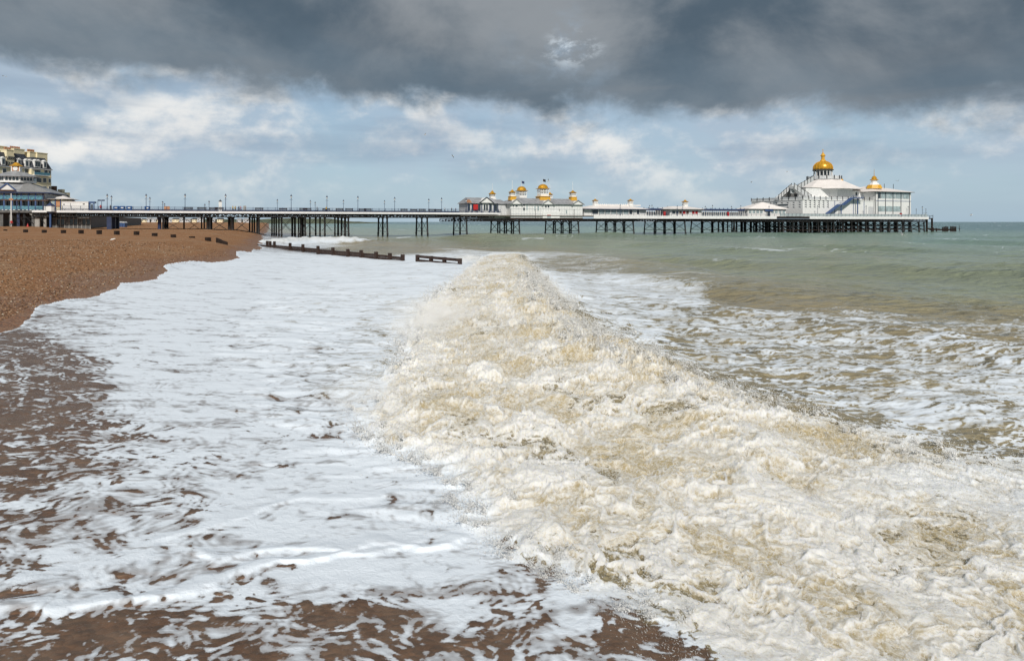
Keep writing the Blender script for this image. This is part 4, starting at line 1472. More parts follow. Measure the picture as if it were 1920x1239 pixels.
# --- long white shelter and the colonnade with a kiosk
def shelter():
    t0, t1 = 1.6, 12.0
    a, b = P.S(1110, t0), P.S(1212, t0)
    z = lambda y, px=1160: P.Z(y, px, t0)
    T = Thing(P, 'shelter', ((a + b) / 2, t0, ZO), 'long white glazed shelter with two small lantern turrets', 'shelter')
    T.part('roof', MB().hip(a - 3.4, b + 1.2, t0 - 1.0, t1 + 1.0, z(392), z(385.5), 5.5, 5.6), 'white_roof')
    T.part('roof_ridge', MB().box(P.S(1117, 6), P.S(1202, 6), 6.2, 7.4, P.Z(386, 1160, 6), P.Z(384, 1160, 6)), 'white_roof')
    T.part('eaves', MB().box(a - 3.4, b + 1.2, t0 - 1.05, t1 + 1.05, z(393.2), z(392)), 'navy')
    T.part('wall', MB().box(a, b, t0 + .25, t1, ZO, z(393.4)), 'grey_panel')
    T.part('dado', MB().box(a, b, t0 + .1, t0 + .25, ZO, z(401.5)), 'white_wall')
    T.part('end_wall', MB().box(a - 3.0, a - .05, t0 + .3, t1, ZO, z(393.4)), 'white_wall')
    q = 1111.5
    for w, mt in ((12, 'glass'), (12, 'glass_pale'), (11, 'glass_pale'), (11, 'glass_pale'), (12, 'glass_pale'), (11, 'glass_pale'), (7, 'glass'), (7, 'white_wall'), (6, 'glass')):
        T.part('window', MB().box(P.S(q, t0), P.S(q + w - 2, t0), t0 + .08, t0 + .24, z(401.2), z(394.5)), mt)
        T.part('post', MB().box(P.S(q + w - 1.2, t0) - .14, P.S(q + w - 1.2, t0) + .14, t0 - .05, t0 + .2, ZO, z(393.2)), 'white_paint')
        q += w
    for k in range(18):
        s = P.S(1124 + k * 3.6, 6.2)
        T.part('ridge_crest', MB().lathe([(.14, P.Z(384, 1160, 6)), (.2, P.Z(383.3, 1160, 6)), (.03, P.Z(382, 1160, 6))], s, 6.8, 6), 'white_paint')
    gold_cup(T, 1116, 6, 7.4, 386.5, 376.3, 373, 370)
    gold_cup(T, 1182, 6, 7.4, 386.5, 376.3, 373, 370)


shelter()


def colonnade():
    t0, t1 = 6.0, 9.0
    a, b = P.S(1208, t0), P.S(1396, t0)
    z = lambda y, px=1300: P.Z(y, px, t0)
    T = Thing(P, 'colonnade', ((a + b) / 2, t0, ZO), 'long blue roofed wind screen with slim white posts down the pier', 'colonnade')
    T.part('roof', MB().box(a, b, t0, t1, z(395), z(392.2)), 'navy')
    T.part('cresting', MB().box(a, b, t0 - .05, t0 + .05, z(392.1), z(391.4)), 'blue_paint')
    pm = MB().box(-.09, .09, -.09, .09, 0, z(395) - ZO).mesh('post', ['white_paint'])
    fm = MB().lathe([(.1, 0), (.22, .2), (.05, .45), (.02, .7)], 0, 0, 6).mesh('finial', ['navy'])
    n = 46
    for i in range(n + 1):
        s = a + (b - a) * i / n
        T.inst('post', pm, (s, t0 + .2, ZO))
        if i % 2 == 0:
            T.inst('finial', fm, (s, t0 + .2, z(392)))
    T.part('screen', MB().box(a, b, t1 - 1.4, t1 - 1.3, ZO + .2, z(397.5)), 'balustrade_glass')
    # kiosk in the middle
    k0, k1, u0, u1 = P.S(1257, 2), P.S(1316, 2), 2.0, 12.0
    zz = lambda y: P.Z(y, 1286, 2)
    K = Thing(P, 'kiosk', ((k0 + k1) / 2, u0, ZO), 'white kiosk with red fronted counters and a lantern turret', 'kiosk')
    K.part('roof', MB().hip(k0 - 1.4, k1 + 1.4, u0 - 1, u1 + 1, zz(392.4), zz(386.5), 5.2, 5.2), 'white_roof')
    K.part('wall', MB().box(k0, k1, u0 + .2, u1, ZO, zz(392.6)), 'white_wall')
    K.part('eaves', MB().box(k0 - 1.4, k1 + 1.4, u0 - 1.04, u1 + 1.04, zz(393.2), zz(392.4)), 'concrete_dark')
    q = 1261
    for w, mt in ((7, 'glass'), (6, 'glass'), (6, 'brown_trim'), (7, 'red'), (6, 'brown_trim'), (5, 'white_wall'), (6, 'red'), (6, 'red')):
        K.part('window', MB().box(P.S(q, 2), P.S(q + w - 1.4, 2), u0 + .1, u0 + .21, zz(401), zz(395.5)), mt)
        K.part('post', MB().box(P.S(q + w - .9, 2) - .1, P.S(q + w - .9, 2) + .1, u0 - .0, u0 + .18, ZO, zz(393.2)), 'white_paint')
        q += w
    gold_cup(K, 1284.5, 7, 7.6, 387.3, 378.6, 374.5, 371)


colonnade()


# --- the domed building at the pier head
def pier_head():
    t0, t1 = 3.0, 33.0
    c0 = P.S(1505, t0)                       # near corner
    cE = P.S(1708, t0)
    z = lambda y, px=1505, t=t0: P.Z(y, px, t)
    T = Thing(P, 'domed_pavilion', (P.S(1560, t0), t0, ZO), 'large white building with a gold dome at the end of the pier', 'building')
    zt = z(375)
    e0, e1 = P.S(1640, t0), P.S(1705, t0)
    T.part('wall', MB().box(c0, e0, t0, t1, ZO, zt), 'white_wall', label='white lower storey with rows of triangular openings')
    T.part('terrace', MB().box(c0 - .2, e0, t0 - .2, t1 + .2, zt, zt + .35), 'white_paint')
    # triangular openings
    m = MB()
    zw = z(401) + .4

    def tri(p0, du, w, h):
        (s, t, zz) = p0
        ds, dt = du
        nx, nt = (-dt, ds)
        a = (s, t, zz + h)
        b = (s + ds * w, t + dt * w, zz + h)
        c = (s + ds * w, t + dt * w, zz)
        o = 0.05
        vs = [a, b, c] + [(p[0] + nx * -o, p[1] + nt * -o, p[2]) for p in (a, b, c)]
        m.add(vs, [(0, 1, 2), (5, 4, 3), (0, 3, 4, 1), (1, 4, 5, 2), (2, 5, 3, 0)])
    for r, y in enumerate((378.5, 382.3, 386, 389.8)):
        for c in range(6):
            q = 1508.5 + c * 8.3
            tri((P.S(q, t0), t0 - .002, z(y)), (1, 0), 1.1, .6)
    for r, y in enumerate((381, 385.5, 390)):
        for c in range(9):
            t = t0 + 1.2 + c * 3.3
            if r == 1 and c in (2, 3):
                continue
            # end wall faces back down the pier
            a = (c0 - .002, t + 1.0, z(y) + .6)
            b = (c0 - .002, t, z(y) + .6)
            d_ = (c0 - .002, t, z(y))
            vs = [a, b, d_] + [(p[0] - .05, p[1], p[2]) for p in (a, b, d_)]
            m.add(vs, [(0, 1, 2), (5, 4, 3), (0, 3, 4, 1), (1, 4, 5, 2), (2, 5, 3, 0)])
    tag(T.part('triangle_openings', m, 'slate'), None, None, None, 'stuff')
    T.part('wall_window', MB().box(c0 - .12, c0, t0 + 8, t0 + 14, z(384.5), z(382)), 'glass')
    # terrace railing
    rl = T.part('terrace_rail', MB().box(c0 - .1, e0, t0 - .1, t0 - .05, zt + 1.35, zt + 1.42).box(c0 - .1, c0 - .05, t0, t1, zt + 1.35, zt + 1.42), 'grey_panel')
    pnl = T.part('rail_panel', MB().box(c0 - .06, e0 - 8, t0 - .06, t0 - .03, zt + .4, zt + 1.3).box(c0 - .06, c0 - .03, t0, t1, zt + .4, zt + 1.3), 'grey_panel', rl)
    rp = MB().box(-.12, .12, -.12, .12, 0, 1.75).mesh('post', ['iron'])
    n = 13
    for i in range(n):
        T.inst('post', rp, (c0 + (e0 - c0) * i / n, t0 - .1, zt), rl)
    for i in range(1, 9):
        T.inst('post', rp, (c0 - .1, t0 + (t1 - t0) * i / 8, zt), rl)
    # upper storey, set back
    tu = 8.8
    zu = lambda y, px=1560: P.Z(y, px, tu)
    b0, b1, b2 = P.S(1511, tu), P.S(1563, tu), P.S(1640, tu)
    T.part('upper_wall', MB().box(b0, b1, tu, 13.5, zt + .3, zu(353.5)), 'white_wall', label='plain upper wall under the dome')
    T.part('upper_wall', MB().box(b1, b2 + 2, tu + .3, 28, zt + .3, zu(357)), 'white_wall')
    T.part('upper_roof', MB().hip(b1 + .02, b2 + 4, tu - .3, 28.6, zu(357), zu(347), 6, 9), 'white_roof')
    T.part('parapet', MB().box(b0 - .2, b1 + .2, tu - .2, 13.7, zu(353.5), zu(352.5)), 'concrete')
    for q in (1568, 1583, 1591.5, 1606.5):
        T.part('window', MB().box(P.S(q - 1.3, tu), P.S(q + 1.3, tu), tu + .18, tu + .31, zu(366), zu(360)), 'glass')
    g0, g1 = P.S(1580, tu), P.S(1598, tu)
    T.part('gable', MB().gable(g0, g1, tu - .2, tu + 5, zu(356), zu(349)), 'white_wall')
    T.part('gable_trim', MB().bar((g0, tu - .25, zu(356)), ((g0 + g1) / 2, tu - .25, zu(348.6)), .25).bar((g1, tu - .25, zu(356)), ((g0 + g1) / 2, tu - .25, zu(348.6)), .25), 'concrete_dark')
    # octagonal roof and dome
    td = 18.0
    sd0 = P.S(1545, td)
    zd = lambda y: P.Z(y, 1545, td)
    mp = P.depth(1545, td) / F
    T.part('octagon_roof', MB().lathe([(68 * mp, zd(356.5)), (66 * mp, zd(355.5)), (27 * mp, zd(337.2)), (26 * mp, zd(336.8))], sd0, td, 8, math.pi / 8), 'white_roof')
    T.part('octagon_wall', MB().lathe([(50 * mp, zt + .2), (50 * mp, zd(356))], sd0, td, 8, math.pi / 8), 'white_wall')
    gal = T.part('gallery', MB().lathe([(30 * mp, zd(337.4)), (30 * mp, zd(336.4))], sd0, td, 16).lathe([(29.5 * mp, zd(336.3)), (29.5 * mp, zd(331.5)), (29 * mp, zd(331.5)), (29 * mp, zd(336.3))], sd0, td, 16), 'grey_panel')
    gpst = MB().box(-.13, .13, -.13, .13, 0, (zd(330.3) - zd(336.5))).mesh('post', ['iron'])
    for i in range(14):
        a = 2 * math.pi * i / 14
        T.inst('post', gpst, (sd0 + 29.8 * mp * math.cos(a), td + 29.8 * mp * math.sin(a), zd(336.5)), gal)
    s1 = P.S(1543, td)
    drum = T.part('drum', MB().lathe([(14.6 * mp, zd(337)), (14.6 * mp, zd(331))], s1, td, 16).lathe([(12 * mp, zd(331)), (12 * mp, zd(320))], s1, td, 16), 'grey_panel')
    for i in range(16):
        a = 2 * math.pi * i / 16
        x, y = s1 + 15.6 * mp * math.cos(a), td + 15.6 * mp * math.sin(a)
        T.part('column', MB().lathe([(.22, zd(332)), (.16, zd(320.2))], x, y, 6), 'white_paint', drum)
    T.part('drum_windows', MB().lathe([(12.3 * mp, zd(329.5)), (12.3 * mp, zd(323))], s1, td, 16, .2), 'glass', drum)
    T.part('cornice', MB().lathe([(16 * mp, zd(321)), (18.6 * mp, zd(319.6)), (18.6 * mp, zd(318.8)), (16 * mp, zd(318.6))], s1, td, 24), 'concrete_dark', drum)
    pr = []
    for i in range(13):
        a = -0.22 + (math.pi / 2 + .10) * i / 12
        pr.append((max(.5, 17.0 * mp * math.cos(a) ** .92 if math.cos(a) > 0 else .5), zd(318.6) + (zd(302.5) - zd(318.6)) * (math.sin(a) + .218) / 1.21))
    dome = T.part('dome', MB().lathe(pr, s1, td, 24), 'gold', smooth=True)
    for i in range(16):
        a = 2 * math.pi * i / 16
        k = MB()
        pts = [(s1 + (r + .03) * math.cos(a), td + (r + .03) * math.sin(a), zz) for r, zz in pr[:-1]]
        for p_, q_ in zip(pts[:-1], pts[1:]):
            k.bar(p_, q_, .16)
        T.part('rib', k, 'gold_paint', dome)
    T.part('spire_lantern', MB().lathe([(5.6 * mp, zd(303.5)), (5.0 * mp, zd(301)), (3.2 * mp, zd(299.5)), (3.0 * mp, zd(294)), (4.6 * mp, zd(292.8)), (4.6 * mp, zd(292)), (3.4 * mp, zd(290.5)),
                                        (1.6 * mp, zd(287.5)), (.7 * mp, zd(286)), (.4 * mp, zd(282.5)), (.9 * mp, zd(281.6)), (.1 * mp, zd(279.5))], s1, td, 12), 'gold_paint', dome)
    # stairs up the outside of the roof
    def flight(pa, ya, pb, yb, ts, name='stair'):
        zs = lambda y, px=1490: P.Z(y, px, ts)
        A, B = P.S(pa, ts), P.S(pb, ts)
        za, zb_ = zs(ya, pa), zs(yb, pb)
        f = T.part(name, MB().add([(A, ts, za), (B, ts, zb_), (B, ts, zb_ - .9), (A, ts, za - .9), (A, ts + 2.2, za), (B, ts + 2.2, zb_), (B, ts + 2.2, zb_ - .9), (A, ts + 2.2, za - .9)],
                                  [(0, 3, 2, 1), (4, 5, 6, 7), (0, 1, 5, 4), (3, 7, 6, 2), (0, 4, 7, 3), (1, 2, 6, 5)]), 'grey_panel')
        n_ = 5
        for i in range(n_ + 1):
            u = i / n_
            s_ = A + (B - A) * u
            zz = za + (zb_ - za) * u
            T.part('post', MB().box(s_ - .11, s_ + .11, ts - .12, ts + .02, zz - .8, zz + 1.5), 'iron', f)
        T.part('hand_rail', MB().bar((A, ts - .05, za + 1.25), (B, ts - .05, zb_ + 1.25), .12), 'iron', f)
        T.part('side_panel', MB().add([(A, ts - .02, za + 1.1), (B, ts - .02, zb_ + 1.1), (B, ts - .02, zb_), (A, ts - .02, za), (A, ts + .02, za + 1.1), (B, ts + .02, zb_ + 1.1), (B, ts + .02, zb_), (A, ts + .02, za)],
                                      [(0, 3, 2, 1), (4, 5, 6, 7), (0, 1, 5, 4), (3, 7, 6, 2), (0, 4, 7, 3), (1, 2, 6, 5)]), 'grey_panel', f)
    flight(1460, 371, 1484, 350, 15.6)
    flight(1489, 349.5, 1521, 371, 6.4)
    flight(1496, 352, 1526, 335, 8.7)
    T.part('landing', MB().bar((P.S(1485, 16.6), 16.6, P.Z(350.6, 1485, 16.6)), (P.S(1488.5, 7.5), 7.5, P.Z(350.2, 1488.5, 7.5)), 1.8, .4), 'grey_panel')
    ts = 15.6
    zs = lambda y, px=1490: P.Z(y, px, ts)
    A, B, Cc = P.S(1468, ts + .8), P.S(1486.5, ts + .8), P.S(1507, ts + .8)
    tri_ = MB().add([(A, ts + .8, zs(370)), (Cc, ts + .8, zs(370)), (B, ts + .8, zs(352)), (A, ts + 2, zs(370)), (Cc, ts + 2, zs(370)), (B, ts + 2, zs(352))],
                    [(0, 1, 2), (5, 4, 3), (0, 3, 4, 1), (1, 4, 5, 2), (2, 5, 3, 0)])
    T.part('stair_wall', tri_, 'concrete_dark')
    ts = 8.4
    cx, cz = P.S(1486, ts), zs(358)
    T.part('landing_panel', MB().box(cx - .8, cx + .8, ts - .15, ts + .5, zs(363), zs(347)), 'grey_panel')
    ring = MB()
    for i in range(14):
        a, b = 2 * math.pi * i / 14, 2 * math.pi * (i + 1) / 14
        ring.bar((cx + .55 * math.cos(a), ts - .2, cz + .55 * math.sin(a)), (cx + .55 * math.cos(b), ts - .2, cz + .55 * math.sin(b)), .16)
    T.part('emblem', ring, 'slate', label='dark round emblem on the stair landing')
    # end block with glazed gallery
    te = 2.2
    ze = lambda y, px=1675: P.Z(y, px, te)
    T.part('end_wall', MB().box(e0, e1, te, 26, ZO, ze(360)), 'white_wall')
    T.part('end_roof', MB().hip(e0 - 2.0, e1 + 1.2, te - 1.2, 27, ze(360), ze(347.5), 10, 12.5), 'white_roof')
    T.part('end_eaves', MB().box(e0 - 1.8, e1 + 1.1, te - 1.1, 26.9, ze(360.6), ze(360.02)), 'concrete_dark')
    q = 1646
    for w in (6, 13, 14, 14, 14):
        T.part('gallery_window', MB().box(P.S(q, te), P.S(min(q + w - .8, 1704.6), te), te - .06, te, ze(372.5), ze(361.5)), 'glass_pale' if w > 8 else 'glass')
        q += w
    T.part('band', MB().box(e0 - .1, e1 + .1, te - .12, te, ze(377.5), ze(376.8)), 'blue_paint')
    for q in (1640.5, 1646, 1660, 1674, 1689, 1705):
        T.part('pilaster', MB().box(P.S(q, te) - .14, P.S(q, te) + .14, te - .16, te - .07, ZO, ze(360.6)), 'slate')
    for q0, q1 in ((1646.8, 1659.2), (1660.8, 1673.2), (1674.8, 1688)):
        T.part('shop_window', MB().box(P.S(q0, te), P.S(q1, te), te - .06, te, ze(397), ze(387)), 'glass_pale')
    for q in (1565, 1600, 1620):
        T.part('pilaster', MB().box(P.S(q, t0) - .12, P.S(q, t0) + .12, t0 - .1, t0, ZO, zt), 'blue_paint')
    T.part('door', MB().box(P.S(1628, t0), P.S(1638, t0), t0 - .06, t0, ZO, z(386)), 'grey_panel')
    # turret
    tt = 8.0
    sx = P.S(1639, tt)
    zz = lambda y: P.Z(y, 1639, tt)
    mt_ = P.depth(1639, tt) / F
    T.part('turret_skirt', MB().lathe([(14.5 * mt_, zz(354)), (11.5 * mt_, zz(347))], sx, tt, 8, math.pi / 8), 'gold_paint')
    T.part('turret', MB().lathe([(10 * mt_, zz(360)), (10 * mt_, zz(354))], sx, tt, 8, math.pi / 8).lathe([(9 * mt_, zz(347)), (7.4 * mt_, zz(343.6)), (5.4 * mt_, zz(343.5)), (5.4 * mt_, zz(338))], sx, tt, 8, math.pi / 8), 'white_paint')
    T.part('turret_cap', MB().lathe([(7.4 * mt_, zz(338)), (7.4 * mt_, zz(337)), (4.6 * mt_, zz(336)), (4.4 * mt_, zz(333.5)), (2.6 * mt_, zz(331)), (.5 * mt_, zz(329.8)), (.12, zz(329)), (.05, zz(317))], sx, tt, 12), 'gold')
    T.part('turret_cap', MB().lathe([(5 * mt_, P.Z(341, 1575, 30)), (4 * mt_, P.Z(337, 1575, 30)), (.4, P.Z(333.5, 1575, 30))], P.S(1577, 30), 30, 10), 'gold')
    for q, y in ((1658, 343), (1675, 343)):
        T.part('roof_vent', MB().lathe([(.12, ze(352)), (.1, ze(y))], P.S(q, 9), 9, 6), 'iron')
    # blue outside stair
    tb = 1.4
    zb = lambda y, px=1580: P.Z(y, px, tb)
    st = Thing(P, 'outside_staircase', (P.S(1580, tb), tb, ZO), 'blue metal staircase up the front of the domed building', 'staircase')
    legs = [(1551, 401, 1573, 384), (1573, 384, 1581, 384), (1581, 384, 1597, 371), (1597, 371, 1616, 371)]
    for (pa, ya, pb, yb) in legs:
        A, B = P.S(pa, tb), P.S(pb, tb)
        f = st.part('flight' if ya != yb else 'landing', MB().bar((A, tb - .9, zb(ya)), (B, tb - .9, zb(yb)), .12, .35).bar((A, tb + .9, zb(ya)), (B, tb + .9, zb(yb)), .12, .35)
                    .bar((A, tb, zb(ya) - .1), (B, tb, zb(yb) - .1), 1.7, .12), 'blue_paint')
        for dz in (.6, 1.15):
            st.part('hand_rail', MB().bar((A, tb - .95, zb(ya) + dz), (B, tb - .95, zb(yb) + dz), .08), 'blue_paint', f)
        for i in range(5):
            u = i / 4
            s_, z_ = A + (B - A) * u, zb(ya) + (zb(yb) - zb(ya)) * u
            st.part('baluster', MB().box(s_ - .04, s_ + .04, tb - .99, tb - .91, z_, z_ + 1.15), 'blue_paint', f)
    for q, y in ((1577, 384), (1608, 371)):
        st.part('support', MB().box(P.S(q, tb) - .16, P.S(q, tb) + .16, tb - .16, tb + .16, ZO, zb(y)), 'blue_paint')
    # low hipped kiosk below the end wall
    k0, k1, u0, u1 = P.S(1402, 6), P.S(1474, 6), 6.0, 11.8
    zk = lambda y: P.Z(y, 1440, 6)
    K = Thing(P, 'ticket_kiosk', ((k0 + k1) / 2, 6, ZO), 'low white kiosk with a pyramid roof beside the domed building', 'kiosk')
    K.part('roof', MB().hip(k0 - .8, k1 + .8, u0 - .9, u1 + .9, zk(392), zk(379), (k1 - k0) / 2 + .4, 3.4), 'white_roof')
    K.part('wall', MB().box(k0, k1, u0, u1, ZO, zk(392)), 'white_wall')
    q = 1404
    while q < 1470:
        if not 1430 < q < 1442:
            K.part('window', MB().box(P.S(q, 6), P.S(q + 5, 6), u0 - .05, u0, zk(400), zk(394.5)), 'glass_pale')
        K.part('post', MB().box(P.S(q - 1, 6) - .08, P.S(q - 1, 6) + .08, u0 - .12, u0, ZO, zk(392)), 'white_paint')
        q += 7
    K.part('porch', MB().box(P.S(1433, 6), P.S(1448, 6), u0 - .5, u0 - .06, zk(396), zk(392.5)), 'blue_paint')
    K.part('door', MB().box(P.S(1437, 6), P.S(1444, 6), u0 - .07, u0 - .001, ZO, zk(396)), 'glass')


pier_head()


# --- landing stage beyond the head
def landing():
    t = 4.0
    s0 = P.S(1746, t)
    T = Thing(P, 'landing_stage', (s0, t, -1), 'low dark timber landing stage off the end of the pier', 'landing stage')
    s1 = P.S(1792, t)
    T.part('beam', MB().box(s0, P.S(1762, t), t, t + 1, .6, 1.4).box(P.S(1760, t), s1, t + .2, t + 1.2, .5, 1.2), 'timber_dark')
    for q, y in ((1749, 427), (1755, 428), (1767, 426), (1770, 425), (1773, 424.5), (1776, 425), (1782, 424.5), (1785, 424.6), (1788, 424.6), (1791, 425)):
        s = P.S(q, t)
        T.part('timber_pile', MB().lathe([(.33, -1.5), (.28, P.Z(y, q, t))], s, t - .2, 6), 'timber_dark')
    m = Thing(P, 'marker_post', (P.S(1799, 6), 6, -1), 'thin marker pole standing in the sea past the landing stage', 'pole')
    m.part('pole', MB().lathe([(.12, -1.5), (.07, P.Z(422, 1799, 6))], P.S(1799, 6), 6, 6), 'iron_rust')
    m.part('top_mark', MB().lathe([(.3, P.Z(430.5, 1799, 6)), (.3, P.Z(429, 1799, 6)), (.05, P.Z(428.6, 1799, 6))], P.S(1799, 6), 6, 6), 'iron_rust')


landing()

# ------------------------------------------------------------------ shore end: promenade, entrance pavilion, hotel
def promenade():
    a, b = P.S(-420, 20), P.S(168, 20)
    m = MB().box(a, b, 19, 140, 0, 6.3)
    o = link('promenade', m.mesh('promenade', ['concrete_dark']), None, (P.ox, P.oy, 0), P.rz)
    tag(o, 'promenade behind its dark sea wall at the head of the beach', None, None, 'structure')


promenade()


def entrance():
    t0, t1 = 1.0, 19.0
    z = lambda y, px=60: P.Z(y, px, t0)
    a, b = P.S(-60, t0), P.S(83, t0)
    T = Thing(P, 'entrance_pavilion', (P.S(40), t0, 3), 'two storey white and blue pier entrance building with clock turret', 'pavilion')
    T.part('ground_floor', MB().box(a, b, t0 + 1.2, t1, z(395), z(376)), 'white_wall')
    T.part('upper_floor', MB().box(a, b, t0 + 1.0, t1, z(375.99), z(360)), 'white_wall')
    T.part('floor_slab', MB().box(a, b + 1.2, t0 - .4, t1, z(399), z(394.5)), 'concrete_dark')
    T.part('balcony_floor', MB().box(a, b + .9, t0 - .3, t0 + 1.0, z(376.5), z(375)), 'brown_trim')
    # main roof: flat planes meeting at a hip, with seams
    r0, r1 = P.S(-80, t0), P.S(97, t0)
    zr0, zr1 = z(360.5), z(342)
    T.part('roof', MB().hip(r0, r1, t0 - .8, t1 + 2, zr0, zr1, 6.2, 6.2), 'grey_roof')
    T.part('eaves', MB().box(r0, r1, t0 - .85, t1 + 2.05, zr0 - .28, zr0), 'navy')
    sm = MB()
    for i in range(22):
        s = P.S(36 + i * 2.8, t0)
        if s < r1 - 1:
            k = min(1.0, max(0.05, (r1 - s) / 6.2))
            sm.bar((s, t0 - .78, zr0 + .06), (s, t0 - .78 + 6.2 * k, zr0 + (zr1 - zr0) * k + .06), .09)
    tag(T.part('roof_seams', sm, 'concrete'), None, None, None, 'stuff')
    g0, g1 = P.S(1, t0), P.S(29, t0)
    gm = (g0 + g1) / 2
    T.part('gable', MB().gable(g0, g1, t0 - .9, t0 + 5, z(357), z(345.5)), 'white_wall')
    T.part('gable_trim', MB().bar((g0 - .3, t0 - .95, z(357.5)), (gm, t0 - .95, z(345)), .3).bar((g1 + .3, t0 - .95, z(357.5)), (gm, t0 - .95, z(345)), .3), 'blue_paint')
    T.part('gable_sill', MB().box(g0 - .2, g1 + .4, t0 - 1.0, t0 - .8, z(359), z(357.2)), 'brown_trim')
    # upper tier
    tc = 9.0
    cx = P.S(31, tc)
    zc = lambda y: P.Z(y, 31, tc)
    mp = P.depth(31, tc) / F
    tier = T.part('tier_wall', MB().lathe([(31 * mp, zc(343.5)), (31 * mp, zc(331))], cx, tc, 8, math.pi / 8), 'white_paint')
    for i in range(8):
        for j in range(4):
            a_ = math.pi / 8 + i * math.pi / 4 + math.pi / 8
            u = (j - 1.5) * 5.4 * mp
            rr = 31 * mp * math.cos(math.pi / 8) + .02
            x, y = cx + rr * math.cos(a_) - u * math.sin(a_), tc + rr * math.sin(a_) + u * math.cos(a_)
            if y < tc + 1:
                dx, dy = -math.sin(a_) * 1.9 * mp, math.cos(a_) * 1.9 * mp
                k = MB()
                zb0, zb1, zb2 = zc(339.5), zc(335.8), zc(333)
                q = [(x - dx, y - dy, zb0), (x + dx, y + dy, zb0), (x + dx, y + dy, zb1), (x, y, zb2), (x - dx, y - dy, zb1)]
                ox, oy = math.cos(a_) * .08, math.sin(a_) * .08
                k.frustum([(p_[0] - ox, p_[1] - oy, p_[2]) for p_ in q], [(p_[0] + ox, p_[1] + oy, p_[2]) for p_ in q])
                T.part('arched_window', k, 'glass', tier)
    T.part('tier_roof', MB().lathe([(37 * mp, zc(332.5)), (37 * mp, zc(331.2)), (10 * mp, zc(322)), (9 * mp, zc(321.5))], cx, tc, 8, math.pi / 8), 'grey_roof')
    tw = 7 * mp
    tur = T.part('clock_turret', MB().box(cx - tw, cx + tw, tc - tw, tc + tw, zc(322.5), zc(312)), 'white_paint')
    T.part('turret_panel', MB().box(cx - tw * .78, cx + tw * .78, tc - tw - .05, tc - tw, zc(321), zc(313)), 'orange_board', tur)
    clk = MB()
    n_ = 20
    cz = zc(316.8)
    clk.frustum([(cx + tw * .55 * math.cos(2 * math.pi * i / n_), tc - tw - .05, cz + tw * .55 * math.sin(2 * math.pi * i / n_)) for i in range(n_)][::-1],
                [(cx + tw * .55 * math.cos(2 * math.pi * i / n_), tc - tw - .16, cz + tw * .55 * math.sin(2 * math.pi * i / n_)) for i in range(n_)][::-1])
    T.part('clock_face', clk, 'white_paint', tur)
    T.part('turret_cap', MB().lathe([(11 * mp, zc(312.2)), (11 * mp, zc(311.4)), (6 * mp, zc(308.5)), (4 * mp, zc(306)), (.1, zc(304.5))], cx, tc, 8, math.pi / 8), 'gold', tur)
    # bays of both floors
    for i, q in enumerate((-6, 8, 23, 32, 40, 54, 67, 81)):
        s = P.S(q, t0)
        T.part('post', MB().box(s - .16, s + .16, t0 - .25, t0 - .02, z(395), z(361.6)), 'navy' if q in (32, 81) else 'blue_paint')
    qs = (-6, 8, 23, 32, 40, 54, 67, 81)
    tp = MB().box(-.5, .5, -.04, .04, 0, 1).mesh('balcony_panel', ['teal_paint'])
    for q0, q1 in zip(qs[:-1], qs[1:]):
        s0, s1 = P.S(q0 + .9, t0), P.S(q1 - .9, t0)
        T.part('window', MB().box(s0 + .1, s1 - .1, t0 + 1.02, t0 + 1.21, z(386), z(377)), 'glass')
        T.part('wall_panel', MB().box(s0, s1, t0 + .9, t0 + 1.0, z(374), z(362.5)), 'white_paint')
        T.inst('balcony_panel', tp, ((s0 + s1) / 2, t0 - .25, z(393.2)), scale=(s1 - s0, 1, z(386.5) - z(393.2)))
        T.inst('balcony_panel', tp, ((s0 + s1) / 2, t0 - .28, z(374)), scale=(s1 - s0, 1, z(369) - z(374)))
        T.part('balcony_rail', MB().box(s0, s1, t0 - .3, t0 - .2, z(368.2), z(367.4)), 'teal_paint')
        mid = (s0 + s1) / 2
        r_ = MB()
        for k in range(12):
            u, v = 2 * math.pi * k / 12, 2 * math.pi * (k + 1) / 12
            r_.bar((mid + .45 * math.cos(u), t0 - .36, z(371.3) + .45 * math.sin(u)), (mid + .45 * math.cos(v), t0 - .36, z(371.3) + .45 * math.sin(v)), .12)
        T.part('balcony_roundel', r_, 'teal_paint')
    # columns and braces below
    for q, w, mt in ((68, .7, 'concrete'), (62, .35, 'concrete_dark'), (84, .3, 'concrete'), (34, .3, 'navy'), (20, .35, 'concrete_dark'), (2, .4, 'concrete_dark'), (45, .25, 'iron')):
        s = P.S(q, t0)
        T.part('column', MB().box(s - w, s + w, t0 + .1, t0 + .1 + 2 * w, 2.2, z(399)), mt)
    s = P.S(68, t0)
    T.part('capital', MB().frustum([(s - .7, t0 - .1, z(406)), (s + .7, t0 - .1, z(406)), (s + .7, t0 + 1.5, z(406)), (s - .7, t0 + 1.5, z(406))],
                                   [(s - 1.5, t0 - .2, z(401)), (s + 1.5, t0 - .2, z(401)), (s + 1.5, t0 + 2, z(401)), (s - 1.5, t0 + 2, z(401))]), 'concrete')
    for q0, q1 in ((34, 46), (44, 62), (70, 84), (22, 34)):
        T.part('scaffold_brace', MB().bar((P.S(q0, t0), t0 - .1, z(402)), (P.S(q1, t0), t0 - .1, z(419)), .14).bar((P.S(q0, t0), t0 - .2, z(408)), (P.S(q1, t0), t0 - .2, z(408)), .12), 'iron')
    T.part('undercroft_wall', MB().box(a, b, t0 + 6, t0 + 6.4, 1.5, z(399)), 'concrete_dark')
    T.part('undercroft_panel', MB().box(P.S(24, t0), P.S(33, t0), t0 + 5.8, t0 + 5.95, 2.5, z(402)), 'brown_trim')


entrance()


